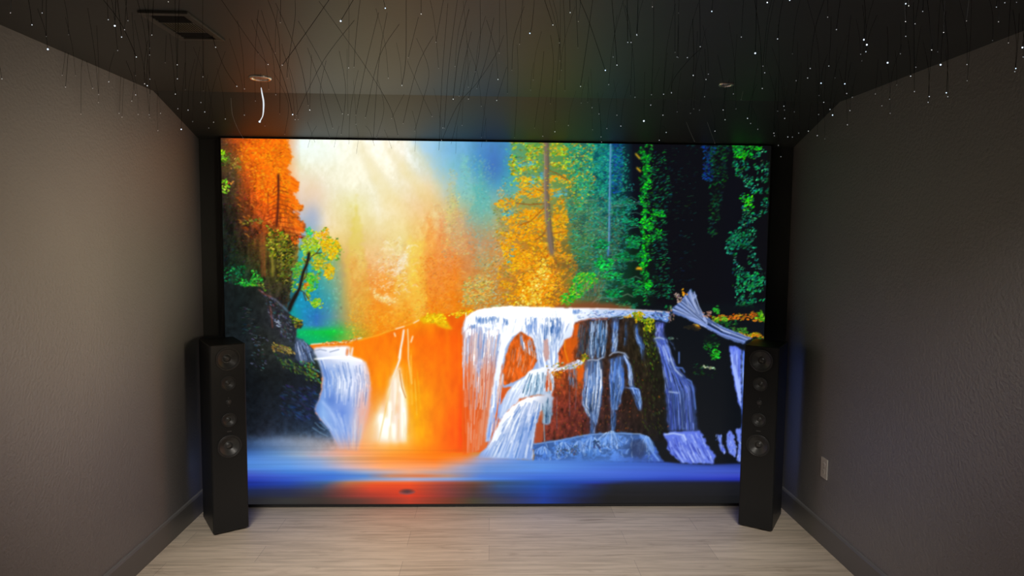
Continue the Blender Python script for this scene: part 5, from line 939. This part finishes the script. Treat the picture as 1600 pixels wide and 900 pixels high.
def tip_mat(k):
    if k not in TIPM:
        col = (.62, .80, 1.0) if k >= 5 else (.85, .93, 1.0); TIPM[k] = mat('glowing fibre tip', (.8, .8, .8), .4, emit=col, est=[.12, .25, .45, .8, 1.1, 1.8, 3][min(k, 6)])
    return TIPM[k]
def to_photo(p):
    d = Vector(p)-Vector((0, 0, 1.7)); return 800+1050*d.dot(rt)/d.dot(fw), 450-1050*d.dot(up)/d.dot(fw)
def place_words(x, y, pale):
    if x < 300 and y > (38+.4375*x if x < 240 else 143+1.06*(x-240)): return 'before the left wall'
    if x > 1250 and y > (160-.4*(x-1320) if x > 1320 else 160-.73*(x-1320)): return 'before the right wall'
    if x < 380 and y < 105: return 'around the air register'
    if x < 500: return 'by the left recessed light'
    for lim, w_ in ((600, 'above the pictured sunburst'), (700, 'left of the mid-ceiling'), (800, 'at the mid-ceiling'), (900, 'above the golden tree'), (1010, 'above the teal forest'), (1100, 'left of the right downlight')):
        if x < lim: return w_
    return 'by the right recessed light' if x < 1215 else 'in the right ceiling corner'
TENS = {20: 'twenty', 30: 'thirty', 40: 'forty'}; ORD = 'leftmost second third fourth fifth sixth seventh eighth ninth tenth eleventh twelfth thirteenth fourteenth fifteenth sixteenth seventeenth eighteenth nineteenth twentieth'.split()
def ordinal(n):
    if n <= 20: return ORD[n-1]
    t, u = n//10*10, n % 10; return TENS[t][:-1]+'ieth' if u == 0 else TENS[t]+'-'+(['first']+ORD[1:])[u-1]
CLASSES = {}
for ln in FIB.strip().split('\n'):
    pts, b_, r_, kd = ln.split('|'); pts = [tuple(float(v)/1000 for v in p.split(',')) for p in pts.split(';')]; b_ = float(b_); r_ = float(r_)*1e-5
    pts = [(p[0], p[1], min(p[2], (ZC if p[1] < YK else ZC-(p[1]-YK)*(ZC-ZS)/(YB-YK)) if i_ == 0 else p[2])) for i_, p in enumerate(pts)]
    root = pts[0]; tip = pts[-1]; rel = [tuple(p[i]-root[i] for i in range(3)) for p in pts]; rel[0] = (rel[0][0], rel[0][1], .004)
    o = obj('fibre_optic_strand', tube(bmesh.new(), rel, r_, 4), m_fibp if kd == 'p' else m_fib); o.location = root
    x, y = to_photo(tip); kind_ = 'pale' if kd == 'p' else 'faint-tipped' if b_ < 1 else 'white-tipped' if b_ < 2 else 'blue-tipped'
    CLASSES.setdefault((kind_, place_words(x, y, kd)), []).append((x, o))
    k = 0 if b_ < .35 else 1 if b_ < .65 else 2 if b_ < 1 else 3 if b_ < 1.45 else 4 if b_ < 2 else 5 if b_ < 2.9 else 6
    R = [.0010, .0011, .0013, .0015, .0018, .0023, .0029][k]*(tip[1]/2.8)
    bm = bmesh.new(); bmesh.ops.create_icosphere(bm, subdivisions=2, radius=R)
    c = obj('glowing_tip', bm, tip_mat(k), o, True); c.location = rel[-1]
for (kind_, where), lst in CLASSES.items():
    lst.sort(key=lambda q: q[0])
    for n_, (x, o) in enumerate(lst):
        if len(lst) == 1: tag(o, 'the only %s fibre strand %s' % (kind_, where), 'fibre strand')
        elif n_ == 0: tag(o, 'leftmost of the %s fibre strands %s' % (kind_, where), 'fibre strand', '%s fibre strands %s' % (kind_, where))
        else: tag(o, '%s from the left of the %s fibre strands %s' % (ordinal(n_+1), kind_, where), 'fibre strand', '%s fibre strands %s' % (kind_, where))
# the thick bright one by the left light
pts = [(-1.068, 3.200, 2.377), (-1.061, 3.190, 2.349), (-1.052, 3.180, 2.312), (-1.049, 3.170, 2.276), (-1.050, 3.160, 2.242), (-1.061, 3.150, 2.214)]
root = pts[0]; rel = [tuple(p[i]-root[i] for i in range(3)) for p in pts]
m_glow = mat('side-glowing fibre', (.8, .8, .8), .4, emit=(.85, .93, 1), est=.9)
o = obj('fibre_optic_strand', tube(bmesh.new(), [(rel[0][0]-.002, rel[0][1], ZC-root[2]+.003), (rel[0][0]-.001, rel[0][1], .03)]+rel[:1], .0006, 4), m_fib); o.location = root
tag(o, 'curved fibre whose lower end glows white, hanging beside the left recessed light', 'fibre strand')
obj('glowing_end', tube(bmesh.new(), rel, lambda t: .0012+.0022*math.sin(min(1, t*1.15)*math.pi)**.7 if t < .87 else .0018, 8), m_glow, o, True)
bm = bmesh.new(); bmesh.ops.create_icosphere(bm, subdivisions=2, radius=.0042); c = obj('glowing_tip', bm, tip_mat(5), o, True); c.location = rel[-1]
